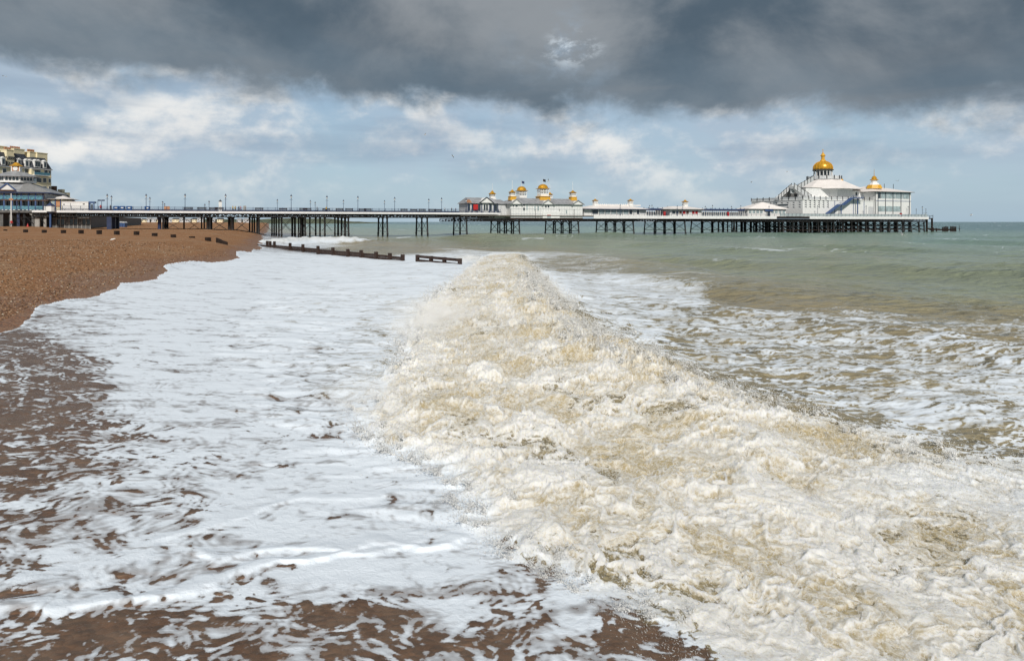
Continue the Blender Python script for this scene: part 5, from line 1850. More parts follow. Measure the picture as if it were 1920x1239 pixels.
def shore_details():
    t0 = 0.6
    z = lambda y, px=120, t=t0: P.Z(y, px, t)
    # corner turret
    s = P.S(94.5, -0.6)
    T = Thing(P, 'sentry_turret', (s, -.6, 2), 'small white turret with navy cap on a blue column', 'turret')
    mp = P.depth(94.5) / F
    T.part('box', MB().lathe([(7.2 * mp, z(397)), (7.2 * mp, z(386.5))], s, -.6, 8, math.pi / 8), 'white_paint')
    T.part('cap', MB().lathe([(8 * mp, z(386.8)), (7.6 * mp, z(386)), (3 * mp, z(382.5)), (1.4 * mp, z(381)), (1.6 * mp, z(380)), (.1, z(378.5))], s, -.6, 8, math.pi / 8), 'navy')
    T.part('column', MB().lathe([(1.6 * mp, 2.0), (1.6 * mp, z(402)), (6.4 * mp, z(397.2))], s, -.6, 8, math.pi / 8), 'blue_paint')
    # gift shop
    a, b = P.S(95, 2), P.S(116, 2)
    zz = lambda y: P.Z(y, 105, 2)
    T = Thing(P, 'deck_shop', ((a + b) / 2, 2, ZI), 'small shop with pale roof and orange shutter beside the entrance', 'shop')
    T.part('wall', MB().box(a, b, 2, 11, ZI, zz(373)), 'cream_dull')
    T.part('roof', MB().hip(a - .8, b + 2.4, 1.2, 12, zz(373.2), zz(366), 3.2, 4.6), 'white_roof')
    T.part('shutter', MB().box(P.S(105, 2), P.S(112.5, 2), 1.9, 2.0, zz(388), zz(376)), 'orange_board')
    T.part('window', MB().box(P.S(97, 2), P.S(103, 2), 1.92, 2.0, zz(388), zz(376)), 'glass_pale')
    for q in (104, 113.6):
        T.part('post', MB().box(P.S(q, 2) - .1, P.S(q, 2) + .1, 1.8, 1.89, ZI, zz(373.3)), 'blue_paint')
    # white cabin
    a, b = P.S(116, .9), P.S(165.5, .9)
    zz = lambda y: P.Z(y, 140, .9)
    T = Thing(P, 'white_cabin', ((a + b) / 2, .9, ZI), 'plain white site cabin on the deck beside the shop', 'cabin')
    T.part('body', MB().box(a, b, .9, 4.2, zz(395), zz(379.2)), 'white_paint')
    T.part('roof', MB().box(a - .06, b + .06, .84, 4.26, zz(379.2), zz(378)), 'white_roof')
    T.part('seam', MB().box(P.S(132, .9) - .05, P.S(132, .9) + .05, .86, .9, zz(390), zz(381)), 'concrete_dark')
    T.part('vent', MB().box(P.S(157, .9) - .22, P.S(157, .9) + .22, .84, .9, zz(383.5), zz(381.5)), 'concrete_dark')
    T.part('hatch', MB().box(P.S(120, .9) - .15, P.S(120, .9) + .15, .84, .9, zz(384.5), zz(382.5)), 'concrete_dark')
    # blue gateway
    a, b = P.S(168, 1), P.S(176, 1)
    T = Thing(P, 'blue_shelter', ((a + b) / 2, 1, ZI), 'blue framed open booth next to the white cabin', 'booth')
    zz = lambda y: P.Z(y, 170, 1)
    T.part('roof', MB().box(a - .2, b + .2, .8, 3.4, zz(381), zz(378)), 'blue_paint')
    for s in (a, b):
        T.part('post', MB().box(s - .12, s + .12, 1, 1.24, ZI, zz(381)), 'blue_paint')
    T.part('back_panel', MB().box(a, b - .6, 3.1, 3.2, ZI, zz(383)), 'white_wall')
    # fenced-off space under the landward end
    a, b = P.S(98, 3), P.S(170, 3)
    zz = lambda y: P.Z(y, 130, 3)
    T = Thing(P, 'hoarding', ((a + b) / 2, 3, 2), 'grey glazed hoarding under the landward end of the pier', 'hoarding')
    T.part('base', MB().box(a, b, 3, 3.3, 1.2, zz(410)), 'concrete_dark')
    for i in range(9):
        u, v = a + (b - a) * i / 9 + .15, a + (b - a) * (i + 1) / 9 - .15
        T.part('panel', MB().box(u, v, 2.9, 3.0, zz(421), zz(411)), 'glass' if i % 3 else 'concrete_dark')
        T.part('post', MB().box(v, v + .15, 2.86, 3.06, 1.2, zz(404)), 'concrete')
    T.part('top_rail', MB().box(a, b, 2.9, 3.1, zz(410.2), zz(409.2)), 'concrete')
    for i in range(7):
        T.part('joist', MB().box(P.S(100 + i * 5, 1), P.S(102.4 + i * 5, 1), .7, 2.4, zz(404.5), zz(401.5)), 'concrete')
    # lifeguard pole and cone at the foot of the entrance
    s = P.S(21, -2)
    T = Thing(P, 'flag_mast', (s, -2, 2.8), 'tall white mast standing on the shingle before the entrance', 'mast')
    T.part('pole', MB().lathe([(.16, 2.6), (.10, P.Z(363, 21, -2))], s, -2, 8), 'white_paint')
    T.part('board', MB().box(s - .45, s + .45, -2.2, -2.12, P.Z(375.5, 21, -2), P.Z(372.5, 21, -2)), 'orange_board')
    s = P.S(52, -2)
    T = Thing(P, 'traffic_cone', (s, -2, 3), 'orange traffic cone on the shingle under the entrance', 'cone')
    zc = float(beach_z(np.array([P.w(s, -2)[0]]), np.array([P.w(s, -2)[1]]))[0])
    T.part('cone', MB().lathe([(.28, zc), (.05, zc + .85)], s, -2, 10), 'red')
    T.part('foot', MB().box(s - .35, s + .35, -2.35, -1.65, zc - .05, zc + .06), 'red')


shore_details()

# hotel: its front runs away along the sea road
HF = Frame(-169.0, 220.0, 0.254, 0.967)      # s along the front (away), t inland


def hotel():
    HS = lambda px, t=0.0: HF.S(px, t)
    T = Thing(HF, 'hotel', (HS(60), 0, 6), 'cream hotel with slate mansard roof and tall chimneys behind the entrance', 'hotel')
    z = lambda y, px, t=0.0: HF.Z(y, px, t)
    s0, s1, s2 = HS(-8), HS(59), HS(96)
    ze = z(318, 95)                       # eaves
    zm = z(300, 88) + .6                  # top of the mansard
    T.part('wall', MB().box(s0 - 14, s1, 1.2, 16, 5, ze - .3), 'cream_dull')
    T.part('wing_wall', MB().box(s1 - .01, s2, 0, 16, 5, ze - .3), 'cream')
    T.part('cornice', MB().box(s0 - 14, s1, .8, 16.2, ze - .3, ze).box(s1, s2 + .3, -.4, 16.3, ze - .3, ze), 'grey_panel')
    for zz in (z(342.5, 70), z(330.5, 70)):
        T.part('string_course', MB().box(s1 - .02, s2 + .06, -.10, .02, zz - .12, zz + .12), 'cream_dull')
    T.part('roof', MB().hip(s0 - 14, s1 + 1, 1.0, 16, ze, zm + .8, 1.4, 1.5).hip(s1, s2 + .1, -.2, 16, ze, zm, 1.4, 1.5), 'slate')
    # dormers
    for q, t in ((6, 1.0), (36, 1.0), (50, 1.0), (56.5, 1.0), (67.5, -.2), (72.5, -.2), (84, -.2)):
        s = HS(q, t)
        w = .62
        zb, zt = ze + .3, ze + 2.5
        d = T.part('dormer', MB().box(s - w, s + w, t - .15, t + 2, zb, zt).gable(s - w - .15, s + w + .15, t - .25, t + 2, zt, zt + .6), 'white_paint')
        T.part('window', MB().box(s - w * .6, s + w * .6, t - .2, t - .15, zb + .35, zt - .25), 'glass', d)
    # windows by storey
    for y0, y1, qs, t in ((324, 316.5, (8, 49.5), 1.2), (326.5, 319.5, (67.5, 72.5, 86), 0.0), (342, 334.5, (72.5, 83.5), 0.0), (342, 335.5, (93,), 0.0), (355, 350, (83.5, 93), 0.0), (327, 321, (93,), 0.0)):
        for q in qs:
            s = HS(q, t)
            w = .55 if q not in (93,) else .3
            if q in (72.5,) and y0 == 342:
                w = .9
            fr = T.part('window_frame', MB().box(s - w - .15, s + w + .15, t - .08, t + .02, z(y0, q, t) - .15, z(y1, q, t) + .15), 'white_paint')
            T.part('pane', MB().box(s - w, s + w, t - .12, t - .07, z(y0, q, t), z(y1, q, t)), 'glass', fr)
    b0, b1 = HS(60), HS(89)
    zb = z(329, 75)
    bl = T.part('balcony', MB().box(b0, b1, -1.1, 0, zb - .15, zb + .05), 'white_paint')
    T.part('balcony_rail', MB().box(b0, b1, -1.1, -1.04, zb + .05, zb + .95), 'teal_paint', bl)
    # chimneys with pots
    for q0, q1, yt, yb, t0, t1, pots in ((-8, 13, 274, 305, 5, 9, 0), (12.5, 26, 281.5, 305, 1.4, 4, 4), (26.5, 46, 279.5, 297, 5, 9, 6), (56, 69.5, 285.5, 300, 4, 6.5, 5), (69.7, 89, 287, 303, 3.5, 9, 0)):
        u, v = HS(q0, t0), HS(q1, t0)
        zt = z(yt, q0, t0)
        zb_ = min(z(yb, q0, t0), zm - 1)
        c = T.part('chimney', MB().box(u, v, t0, t1, zb_, zt).box(u - .12, v + .12, t0 - .12, t1 + .12, zt, zt + .25), 'cream')
        for i in range(pots):
            x = u + (v - u) * (i + .5) / pots
            T.part('chimney_pot', MB().lathe([(.22, zt + .25), (.26, zt + 1.0), (.2, zt + 1.15)], x, (t0 + t1) / 2, 6), 'terracotta', c)
    # roof lettering
    for word, y, hgt in (('QUEENS', 296.5, 1.15), ('HOTEL', 306.5, 1.15)):
        cu = bpy.data.curves.new('lettering', 'FONT')
        cu.body = word
        cu.size = hgt * 1.25
        cu.extrude = .06
        cu.align_x = 'CENTER'
        cu.resolution_u = 2
        tmp = bpy.data.objects.new('lettering_tmp', cu)
        COL.objects.link(tmp)
        dg = bpy.context.evaluated_depsgraph_get()
        me = bpy.data.meshes.new_from_object(tmp.evaluated_get(dg))
        bpy.data.objects.remove(tmp)
        me.materials.clear()
        me.materials.append(MATS['slate'])
        t = 1.2
        o = link('lettering', me, T.root, (HS(19, t) - T.org[0], t - .15, z(y + 2.5, 19, t) - T.org[2]))
        o.rotation_euler = (R(90), 0, 0)
        o.scale = (1.0, 1.0, 1.0)
    T.part('sign_backing', MB().box(HS(12.5, 1.4), HS(26, 1.4), 1.15, 1.3, z(309.5, 19, 1.4), z(291, 19, 1.4)), 'cream_dull')


hotel()


def terrace_houses():
    fr = HF
    for i, (q0, q1, y, lab) in enumerate(((97.5, 112, 356, 'dark slate roofed house right behind the end of the hotel'), (112.5, 122, 362, 'second dark roofed house beyond the hotel'),
                                          (122.5, 131, 368, 'farthest and lowest dark roofed house beyond the hotel'))):
        t = 2.0 + i
        s0, s1 = fr.S(q0, t), fr.S(q1, t)
        s1 = max(s1, s0 + 5)
        zt = fr.Z(y, (q0 + q1) / 2, t)
        T = Thing(fr, 'terrace_house', ((s0 + s1) / 2, t, 6), lab, 'house', 'houses beyond the hotel')
        T.part('wall', MB().box(s0, s1, t, t + 9, 5, zt - 2.6), 'cream_dull')
        T.part('roof', MB().hip(s0 - .3, s1 + .3, t - .4, t + 9.4, zt - 2.6, zt, 1.0, 3.5), 'slate')
        T.part('window', MB().box((s0 + s1) / 2 - .6, (s0 + s1) / 2 + .6, t - .05, t, zt - 5.4, zt - 3.6), 'glass')
        T.part('chimney', MB().box(s1 - 1.6, s1 - .4, t + 3, t + 5, zt - 1.5, zt + 1.5), 'cream_dull' if i else 'brown_trim')


terrace_houses()


# ------------------------------------------------------------------ far shore seen under the pier
def far_shore():
    nx_, ny_ = 90, 9
    xs = np.linspace(-1750, -380, nx_)
    X, Y = np.meshgrid(xs, np.linspace(1500, 2400, ny_))
    prof = np.sin(np.linspace(0, np.pi, ny_))[:, None]
    hgt = 4 + 17 * (0.55 + 0.45 * pn(X / 160, Y / 300, 401)) * sst(-400, -640, X) + 3 * pn(X / 40, Y / 60, 402)
    hgt = np.where(X > -430, 1.0, hgt)
    Z = -1 + prof * np.clip(hgt, 0, None)
    me = bpy.data.meshes.new('hills')
    idx = np.arange(nx_ * ny_).reshape(ny_, nx_)
    q = np.stack([idx[:-1, :-1], idx[:-1, 1:], idx[1:, 1:], idx[1:, :-1]], -1).reshape(-1, 4)
    me.from_pydata(np.stack([X, Y, Z], -1).reshape(-1, 3).tolist(), [], q.tolist())
    me.materials.append(MATS['hill_green'])
    me.polygons.foreach_set('use_smooth', [True] * len(me.polygons))
    tag(link('hills', me), 'low green hills along the far shore under the pier', None, None, 'structure')
    GF = Frame(0, 1480, 1, 0)
    spots = [(262, 9, 7), (270, 13, 6), (279, 10, 8), (287, 15, 7), (296, 9, 6), (308, 12, 8), (318, 10, 6), (329, 14, 7), (340, 9, 8), (352, 12, 6), (364, 10, 7), (375, 13, 8), (399, 10, 6),
             (412, 12, 7), (448, 10, 6), (462, 14, 6)]
    for i, (px, w, h) in enumerate(spots):
        s = GF.S(px)
        T = Thing(GF, 'distant_house', (s, 0, 3), ORD[i] + ' pale far house from the hotel end seen under the pier', 'house', 'far houses across the bay')
        m = MB().box(s - w / 2, s + w / 2, 0, 8, 0.3, 3 + h)
        T.part('wall', m, ('grey_panel', 'cream_dull', 'grey_panel')[i % 3])  # muted house colours stand in for distance haze
        T.part('roof', MB().gable_x(s - w / 2 - .4, s + w / 2 + .4, -.5, 8.5, 3 + h, 3 + h + 3.2), ('grey_roof', 'slate', 'grey_roof')[i % 3])
        for k in range(2):
            T.part('window', MB().box(s - w / 4 + k * w / 2 - .9, s - w / 4 + k * w / 2 + .9, -.12, 0, 3 + h - 3.4, 3 + h - 1.2), 'glass')
    # blue beach huts on the far beach
    BF = Frame(0, 232, 1, 0)
    for i in range(4):
        px = 218 + i * 4.6
        s = BF.S(px)
        zg = float(beach_z(np.array([BF.w(s, 0)[0]]), np.array([232.0]))[0])
        T = Thing(BF, 'beach_hut', (s, 0, zg), ORD[i] + ' blue beach hut from the hotel end behind the piles', 'hut', 'blue beach huts')
        T.part('wall', MB().box(s - .38, s + .38, 0, 1.6, zg - .2, zg + 1.5), 'blue_paint')
        T.part('roof', MB().gable(s - .42, s + .42, -.1, 1.7, zg + 1.5, zg + 1.9), 'grey_panel')


far_shore()


# ------------------------------------------------------------------ groyne
GA, GB = Vector((-75.0, 116.0)), Vector((-5.2, 71.5))
GR = Frame(GA.x, GA.y, (GB - GA).x, (GB - GA).y)
G2 = Frame(-40.0, 110.0, 34.6, -41.0)       # the lower run turns a little towards the sea


def groyne():
    T = Thing(GR, 'groyne', (GR.S(200), 0, 2.0), 'row of square groyne posts almost buried in the shingle', 'groyne')

    def bz(s, t=0):
        w = GR.w(s, t)
        return float(beach_z(np.array([w[0]], np.float32), np.array([w[1]], np.float32))[0])
    for q, wd, up in ((10, .5, .25), (48, .62, .55), (83, .62, .55), (119, .62, .6), (152, .62, .65), (186, .62, .7), (219, .62, .65), (256, .6, .6), (290, .6, .5), (325, .55, .45), (360, .6, .22), (390, .6, .5)):
        s = GR.S(q)
        z0 = bz(s)
        T.part('post', MB().box(s - wd / 2, s + wd / 2, -wd / 2, wd / 2, z0 - 1, z0 + up), 'timber_dark')
    for q0, q1, u0, u1 in ((406, 415, .7, .55), (412, 426, .55, .4)):
        a, b = GR.S(q0), GR.S(q1)
        T.part('plank', MB().add([(a, -.1, bz(a) - 1), (b, -.1, bz(b) - 1), (b, -.1, bz(b) + u1), (a, -.1, bz(a) + u0), (a, .1, bz(a) - 1), (b, .1, bz(b) - 1), (b, .1, bz(b) + u1), (a, .1, bz(a) + u0)],
                                 [(0, 1, 2, 3), (7, 6, 5, 4), (0, 4, 5, 1), (1, 5, 6, 2), (2, 6, 7, 3), (3, 7, 4, 0)]), 'timber_dark')
    L = Thing(G2, 'groyne', (G2.S(600), 0, 0.3), 'dark timber groyne wall of planks and posts wading out through the foam', 'groyne')
    pts = [(463, 457.5), (480, 458.5), (505, 459.5), (545, 461), (570.6, 463.5), (599, 466.5), (627, 470), (655, 471.3), (681, 473.5), (708, 476.5), (734, 479), (758, 482)]
    for i, ((q0, y0), (q1, y1)) in enumerate(zip(pts[:-1], pts[1:])):
        a, b = G2.S(q0), G2.S(q1) - .03
        z0 = G2.Z((y0 + y1) / 2, (q0 + q1) / 2)
        z1 = G2.Z(y1, q1) if i % 2 else z0
        for k in range(2):
            h = .32
            L.part('plank', MB().box(a, b, -.06 - .01 * (k % 2), .06, z0 - (k + 1) * h, z0 - k * h - .025), 'timber')
    for q, y in ((503.5, 451.7), (509, 452.2), (517, 452.5), (546.5, 455.5), (570.6, 458), (599, 461), (627, 464), (655, 466.8), (680, 469), (708, 472), (734, 474.5), (758, 477)):
        s = G2.S(q)
        w = .24
        L.part('post', MB().box(s - w, s + w, -.36, -.07, -1, G2.Z(y, q)), 'timber')
    E = Thing(G2, 'groyne_end', (G2.S(822), 0, -.5), 'open timber frame of two rails standing clear at the seaward end of the groyne', 'groyne')
    a, b = G2.S(781), G2.S(864)
    zt0, zt1 = G2.Z(478.3, 782), G2.Z(485.2, 862)
    zb0, zb1 = G2.Z(488.0, 782), G2.Z(495, 862)

    def rail_(za, zb, h):
        return MB().add([(a, -.12, za - h), (b, -.12, zb - h), (b, -.12, zb), (a, -.12, za), (a, .12, za - h), (b, .12, zb - h), (b, .12, zb), (a, .12, za)],
                        [(0, 1, 2, 3), (7, 6, 5, 4), (0, 4, 5, 1), (1, 5, 6, 2), (2, 6, 7, 3), (3, 7, 4, 0)])
    E.part('rail', rail_(zt0, zt1, .28), 'timber')
    E.part('rail', rail_(zb0 + .12, zb1 + .05, .34), 'timber')
    for q in (782.5, 808, 833, 862):
        s = G2.S(q)
        u = (s - a) / (b - a)
        zz = zt0 + (zt1 - zt0) * u
        E.part('post', MB().box(s - .2, s + .2, -.125, .16, -1, zz + .03), 'timber')


groyne()


# ------------------------------------------------------------------ deck furniture
def lamp_meshes():
    pole = MB().lathe([(.17, 0), (.17, .35), (.11, .5), (.09, .9), (.065, 1.2), (.055, 3.3), (.08, 3.4), (.05, 3.5)], 0, 0, 8).bar((-.38, 0, 3.05), (.38, 0, 3.05), .06).mesh('pole', ['navy'], smooth=False)
    lan = MB().lathe([(.10, 3.5), (.20, 3.95)], 0, 0, 6).mesh('lantern', ['lamp_glass'])
    cap = MB().lathe([(.25, 3.95), (.24, 4.02), (.10, 4.22), (.05, 4.3), (.07, 4.36), (.02, 4.5)], 0, 0, 6).lathe([(.12, 3.44), (.12, 3.52)], 0, 0, 6).mesh('lantern_cap', ['navy'])
    return pole, lan, cap


LM = lamp_meshes()


def lamp(px, t, ytop, base, label, group):
    s = P.S(px, t)
    sc = (P.Z(ytop, px, t) - base) / 4.5
    T = Thing(P, 'lamp_post', (s, t, base), label, 'lamp post', group)
    T.root.scale = (max(1, sc), max(1, sc), sc)
    for nm, me in zip(('pole', 'lantern', 'lantern_cap'), LM):
        link(nm, me, T.root)


near = [(201, 363), (274, 363), (347, 362.6), (423, 363), (546, 364), (613, 366), (671, 367), (740, 369), (828, 370), (874, 372)]
for i, (q, y) in enumerate(near):
    lamp(q, .5, y, ZI, ORD[i] + ' tall lamp post from the shore along the near rail of the pier', 'near rail lamp posts')
farl = [(209, 366), (281, 369), (305, 377), (308.5, 381), (384, 382), (392, 376), (520, 373), (582, 375), (591, 378), (644, 374), (721, 375), (804, 372)]
for i, (q, y) in enumerate(farl):
    lamp(q, 14.0, y, ZI, ORD[i] + ' lower lamp post from the shore along the far rail of the pier', 'far rail lamp posts')
outl = [(1163, 383, .5), (1218, 384.5, 3), (1222.5, 383.5, .5), (1252, 386, 12), (1270, 385, 1), (1280, 382.5, .5), (1322.5, 386, .5), (1336, 384, 1), (1371.5, 386, 12), (1389, 384.5, 1), (1442, 385.5, .7),
        (1533, 385, .7), (1624, 385, .7), (1703, 386, 1.2), (1718, 391, 10), (1729.5, 386.5, 4), (1736, 391, 1)]
for i, (q, y, t) in enumerate(outl):
    lamp(q, t, y, ZO, ORD[i] + ' lamp post past the gold cupola pavilion counting out to sea', 'outer deck lamp posts')


def bench_mesh():
    seat = MB()
    for k in range(3):
        seat.box(-.9, .9, -.22 + k * .15, -.10 + k * .15, .42, .46)
    back = MB()
    for k in range(3):
        back.box(-.9, .9, .24, .28, .55 + k * .15, .66 + k * .15)
    leg = MB().box(-.04, .04, -.22, .28, 0, .42).box(-.04, .04, .24, .28, .42, 1.0)
    return seat.mesh('seat', ['timber_dark']), back.mesh('backrest', ['timber_dark']), leg.mesh('leg', ['iron'])


BM = bench_mesh()
for i, q in enumerate((353, 378, 400, 411, 486, 531, 569, 576, 612, 637, 655, 680, 690, 758, 776, 792, 810, 822)):
    t = 3.0 + 3 * (i % 3)
    s = P.S(q, t)
    T = Thing(P, 'bench', (s, t, ZI), ORD[i] + ' dark bench on the inner deck counted from the shore', 'bench', 'benches on the inner deck')
    T.root.scale = (1.35, 1.3, 1.3)
    link('seat', BM[0], T.root)
    link('backrest', BM[1], T.root)
    for dx in (-.7, .7):
        link('leg', BM[2], T.root, (dx, 0, 0))


def bins():
    for i, (q, w, lab) in enumerate(((217.5, 9, 'blue skip bin nearest the two paired lamp posts'), (229, 9, 'middle blue skip bin of the three side by side'), (242, 9.5, 'blue skip bin farthest out of the three side by side'),
                                     (276, 9, 'blue skip bin by the second tall lamp post'))):
        t = 2.2
        s = P.S(q, t)
        h = w * P.depth(q, t) / F / 2
        T = Thing(P, 'deck_bin', (s, t, ZI), lab, 'bin', 'blue bins on the deck')
        T.part('body', MB().frustum([(s - h * .9, t, ZI + .1), (s + h * .9, t, ZI + .1), (s + h * .9, t + 1, ZI + .1), (s - h * .9, t + 1, ZI + .1)],
                                    [(s - h, t - .1, ZI + 1.15), (s + h, t - .1, ZI + 1.15), (s + h, t + 1.1, ZI + 1.15), (s - h, t + 1.1, ZI + 1.15)]), 'bin_blue')
        T.part('lid', MB().hip(s - h * 1.02, s + h * 1.02, t - .14, t + 1.14, ZI + 1.15, ZI + 1.38, .1, .3), 'bin_blue')
        T.part('notice', MB().box(s - .3, s + .3, t - .13, t - .05, ZI + .75, ZI + 1.05), 'white_paint')
    # notice boards and a white hut sign on the deck
    for q, w, y0, mt, nm, lab, cat in ((313, 9.5, 387, 'orange_board', 'notice_board', 'wide brown notice board on the inner deck', 'board'), (459, 5, 386, 'concrete', 'notice_board', 'narrow grey notice board near the people in red and yellow', 'board')):
        t = 4.0
        s = P.S(q, t)
        h = w * P.depth(q, t) / F / 2
        T = Thing(P, nm, (s, t, ZI), lab, cat)
        T.part('panel', MB().box(s - h, s + h, t, t + .1, ZI + .5, P.Z(y0, q, t)), mt)
        for k in (-.8, .8):
            T.part('leg', MB().box(s + h * k - .06, s + h * k + .06, t + .1, t + .2, ZI, ZI + 1.2), 'iron')
    t = 6.0
    s = P.S(413, t)
    T = Thing(P, 'lookout_hut', (s, t, ZI), 'slim white tower hut with a dark cap on the inner deck', 'hut')
    T.part('body', MB().box(s - .42, s + .42, t - .4, t + .4, ZI, P.Z(378, 413, t)), 'white_paint')
    T.part('roof', MB().lathe([(.6, P.Z(378, 413, t)), (.2, P.Z(376, 413, t)), (.05, P.Z(374, 413, t))], s, t, 6), 'slate')
    T.part('door', MB().box(s - .2, s + .2, t - .45, t - .4, ZI, ZI + 1.5), 'grey_panel')
    for q, t, lab in ((1246, 1.0, 'red waste bin beside the blue colonnade'), (1365, 1.0, 'red waste bin at the outer stretch of the colonnade'), (1689, 1.2, 'red waste bin under the glazed end block')):
        s = P.S(q, t)
        T = Thing(P, 'waste_bin', (s, t, ZO), lab, 'bin', 'red bins')
        T.part('body', MB().lathe([(.42, ZO), (.5, ZO + 1.5), (.42, ZO + 1.62)], s, t, 8), 'red')
        T.part('lid', MB().lathe([(.5, ZO + 1.62), (.3, ZO + 1.85), (.05, ZO + 1.9)], s, t, 8), 'iron')
    # direction sign near the blue shelter
    t = 2.0
    for q, lab in ((183.5, 'tall dark sign post beside the blue booth'), (190.5, 'dark sign post just past the first one by the booth')):
        s = P.S(q, t)
        T = Thing(P, 'sign_post', (s, t, ZI), lab, 'sign')
        T.part('pole', MB().lathe([(.06, ZI), (.05, P.Z(375, q, t))], s, t, 6), 'navy')
        T.part('arm', MB().box(s - .05, s + .75, t - .04, t + .04, P.Z(377, q, t), P.Z(374.6, q, t)), 'navy')


bins()


# ------------------------------------------------------------------ people
def person_mesh(name, top, legs, stride=0.12, hair='dark_cloth'):
    J = {'pelvis': ((0, 0, .95), .15), 'waist': ((0, 0, 1.10), .14), 'chest': ((0, 0, 1.32), .17), 'neck': ((0, 0, 1.49), .065), 'head': ((0, -.01, 1.60), .10), 'crown': ((0, 0, 1.72), .085),
         'hipL': ((.09, 0, .90), .11), 'kneeL': ((.10, -stride, .50), .075), 'ankL': ((.10, stride * .2 - stride, .09), .05), 'toeL': ((.10, -stride - .14, .04), .04),
         'hipR': ((-.09, 0, .90), .11), 'kneeR': ((-.10, stride * .6, .50), .075), 'ankR': ((-.10, stride * 1.6, .10), .05), 'toeR': ((-.10, stride * 1.6 - .15, .04), .04),
         'shL': ((.20, 0, 1.42), .075), 'elL': ((.26, .05, 1.14), .055), 'wrL': ((.24, -.05, .90), .04), 'haL': ((.23, -.08, .80), .045),
         'shR': ((-.20, 0, 1.42), .075), 'elR': ((-.26, .05, 1.14), .055), 'wrR': ((-.24, -.05, .90), .04), 'haR': ((-.23, -.08, .80), .045)}
    E = [('pelvis', 'waist'), ('waist', 'chest'), ('chest', 'neck'), ('neck', 'head'), ('head', 'crown')]
    for s in 'LR':
        E += [('pelvis', 'hip' + s), ('hip' + s, 'knee' + s), ('knee' + s, 'ank' + s), ('ank' + s, 'toe' + s), ('chest', 'sh' + s), ('sh' + s, 'el' + s), ('el' + s, 'wr' + s), ('wr' + s, 'ha' + s)]
    keys = list(J)
    me = bpy.data.meshes.new(name + '_skeleton')
    me.from_pydata([J[k][0] for k in keys], [(keys.index(a), keys.index(b)) for a, b in E], [])
    o = bpy.data.objects.new(name + '_skeleton', me)
    COL.objects.link(o)
    o.modifiers.new('skin', 'SKIN')
    for k, sv in zip(keys, me.skin_vertices[0].data):
        sv.radius = (J[k][1], J[k][1] * .85)
        sv.use_root = (k == 'pelvis')
    sb = o.modifiers.new('sub', 'SUBSURF')
    sb.levels = 1
    sb.render_levels = 1
    dg = bpy.context.evaluated_depsgraph_get()
    res = bpy.data.meshes.new_from_object(o.evaluated_get(dg))
    bpy.data.objects.remove(o)
    res.name = name
    res.materials.clear()
    for m in (top, legs, 'skin', hair):
        res.materials.append(MATS[m])
    for p_ in res.polygons:
        c = p_.center
        if c.z > 1.66 or (c.z > 1.54 and c.y > .02):
            k = 3
        elif c.z > 1.48 or (abs(c.x) > .19 and c.z < .90):
            k = 2
        elif c.z > .92:
            k = 0
        else:
            k = 1
        p_.material_index = k
        p_.use_smooth = True
    return res


PM = {}
for i, (q, t, top, legs, rz, base, lab) in enumerate((
        (189, 2.2, 'red', 'dark_cloth', 40, ZI, 'person in a red jacket beside the sign posts near the shore'),
        (207, 1.8, 'dark_cloth', 'dark_cloth', -60, ZI, 'person in dark clothes between the two lamp posts by the blue bins'),
        (436.5, 2.0, 'yellow', 'dark_cloth', 80, ZI, 'person in a yellow coat by the fourth tall lamp post'),
        (441, 2.6, 'yellow', 'blue_cloth', 60, ZI, 'second person in a yellow coat walking next to the first'),
        (448, 2.2, 'blue_cloth', 'dark_cloth', 70, ZI, 'person in a navy jacket beside the one in red'),
        (451.5, 2.4, 'red', 'blue_cloth', 95, ZI, 'person in a red jacket walking behind the yellow coats'),
        (594.5, 2.0, 'dark_cloth', 'dark_cloth', 90, ZI, 'person in black alone on the middle of the inner deck'),
        (611.5, 1.6, 'yellow', 'dark_cloth', -80, ZI, 'person in a yellow coat sitting out by the sixth tall lamp post'),
        (834, 2.0, 'dark_cloth', 'blue_cloth', 85, ZI, 'dark clad person closest to the ninth tall lamp post'),
        (847, 2.4, 'dark_cloth', 'dark_cloth', 95, ZI, 'dark clad walker in the middle of three before the kiosk'),
        (854.5, 2.0, 'blue_cloth', 'dark_cloth', -85, ZI, 'dark clad walker closest to the dark kiosk'),
        (21.5, -3.0, 'red', 'dark_cloth', 20, None, 'person in a red coat on the shingle below the entrance'))):
    key = (top, legs)
    if key not in PM:
        PM[key] = person_mesh('person', top, legs, 0.10 + 0.03 * (i % 3))
    s = P.S(q, t)
    w = P.w(s, t)
    if base is None:
        base = float(beach_z(np.array([w[0]], np.float32), np.array([w[1]], np.float32))[0]) - .02
    o = link('person', PM[key], None, (w[0], w[1], base), P.rz + R(rz))
    k = random.uniform(.97, 1.06)
    o.scale = (k * 1.1, k * 1.1, k)
    tag(o, lab, 'person')


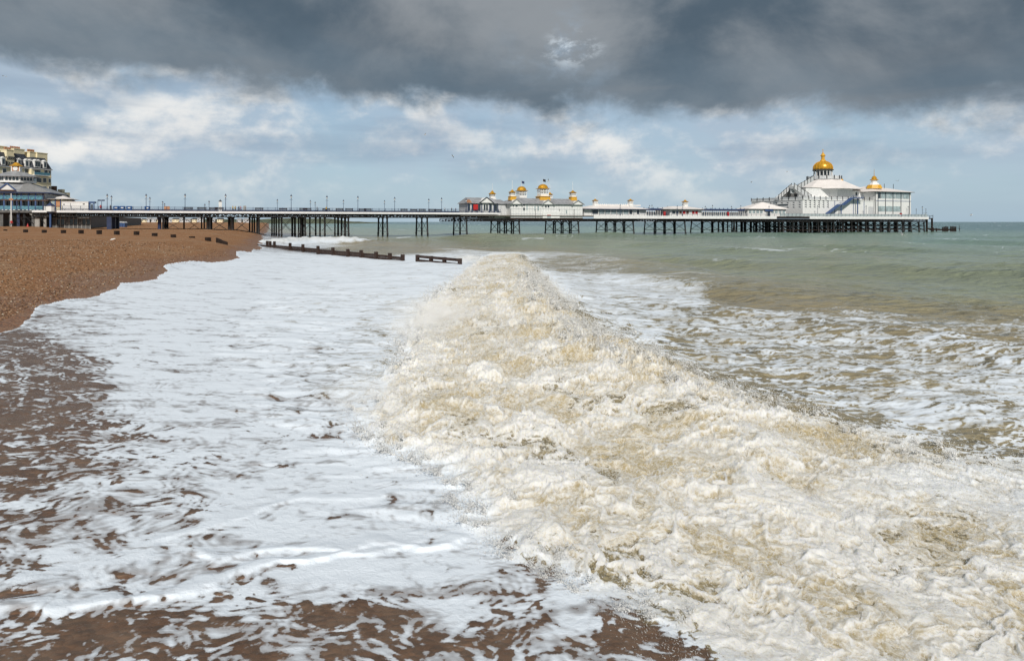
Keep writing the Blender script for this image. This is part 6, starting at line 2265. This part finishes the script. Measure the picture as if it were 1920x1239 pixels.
# ------------------------------------------------------------------ gulls
def gull_meshes():
    def wing(sg, lift, bend):
        m = MB()
        pts = []
        prof = [(0.05, .13, -.12, .02), (.30, .12, -.12, lift * .6), (.52, .06, -.10, lift), (.72, -.02, -.10, lift - bend * .5), (.80, -.09, -.10, lift - bend)]
        for x, yf, yb, z in prof:
            pts += [(sg * x, -yf, z), (sg * x, -yb * 1.0, z), (sg * x, (-yf - yb) / 2, z + .018)]
        fs = []
        for i in range(len(prof) - 1):
            a, b = 3 * i, 3 * i + 3
            fs += [(a, b, b + 2, a + 2), (a + 2, b + 2, b + 1, a + 1), (a + 1, b + 1, b, a)]
        m.add(pts, fs)
        return m
    body = MB()
    vs, fs = [], []
    prof = [(-.34, .012, .0), (-.31, .035, .0), (-.25, .055, .005), (-.18, .05, .0), (-.05, .085, -.01), (.08, .08, -.01), (.2, .045, 0), (.32, .03, .01)]
    n = 8
    for y, r, z in prof:
        for i in range(n):
            a = 2 * math.pi * i / n
            vs.append((r * math.cos(a) * (1.6 if y > .3 else 1), y, z + r * .9 * math.sin(a)))
    for j in range(len(prof) - 1):
        for i in range(n):
            q = (i + 1) % n
            fs.append((j * n + i, j * n + q, (j + 1) * n + q, (j + 1) * n + i))
    fs += [tuple(range(n)), tuple(range((len(prof) - 1) * n, len(prof) * n))]
    body.add(vs, fs)
    return body.mesh('body', ['gull_white'], smooth=True), wing


GBODY, GWING = gull_meshes()
WINGS = [[GWING(sg, l, b).mesh('wing', ['gull_grey']) for sg in (-1, 1)] for l, b in ((.22, .10), (.05, .14), (.34, -.02))]
gl = [(797, 253, 170, 'gull flying highest over the middle of the inner pier'), (849, 293, 180, 'gull gliding lower left of the gold cupolas against cloud'), (1028, 340, 190, 'gull flying beside the larger gold cupola flag'),
      (1409, 342, 210, 'tiny gull flying left of the domed building stairs'), (1476, 322, 190, 'gull flying level with the big gold dome'), (1683, 340, 230, 'tiny gull above the glazed end block roof'),
      (1735, 400.5, 170, 'gull flying just past the end of the pier'), (1821, 403, 150, 'gull flying over the open horizon farthest out to sea'), (1693, 440, 120, 'gull skimming the water in front of the pier head'),
      (6, 143, 260, 'gull flying highest near the edge of the dark cloud'), (11.5, 144, 250, 'gull following close behind the highest one')]
for i, (q, y, d, lab) in enumerate(gl):
    r = link('gull', None, None, ((q - CXP) / F * d, d, H + (HOR - y) * d / F), R(random.uniform(50, 130)))
    r.rotation_euler = (R(random.uniform(-12, 12)), R(random.uniform(-35, 35)), r.rotation_euler.z)
    tag(r, lab, 'gull', 'flying gulls')
    link('body', GBODY, r)
    for me in WINGS[i % 3]:
        link('wing', me, r)
# the one standing on the shingle
gx, gy = -46.4, 77.5
gz = float(beach_z(np.array([gx], np.float32), np.array([gy], np.float32))[0])
r = link('gull', None, None, (gx, gy, gz + .24), R(75))
r.rotation_euler = (R(-14), 0, R(75))
r.scale = (1.25, 1.1, 1.25)
tag(r, 'white gull standing on the shingle below the groyne posts', 'gull')
link('body', GBODY, r)
fw = MB()
for sg in (-1, 1):
    fw = MB().add([(sg * .05, -.15, .04), (sg * .09, .0, .02), (sg * .05, .34, .03), (sg * .02, .1, .085), (sg * .085, .1, -.03)], [(0, 1, 3), (1, 2, 3), (0, 4, 1), (1, 4, 2), (0, 3, 2), (0, 2, 4)])
    link('wing', fw.mesh('wing', ['gull_white']), r)
    link('leg', MB().box(sg * .03 - .008, sg * .03 + .008, 0, .016, -.22, -.05).mesh('leg', ['orange_board']), r)
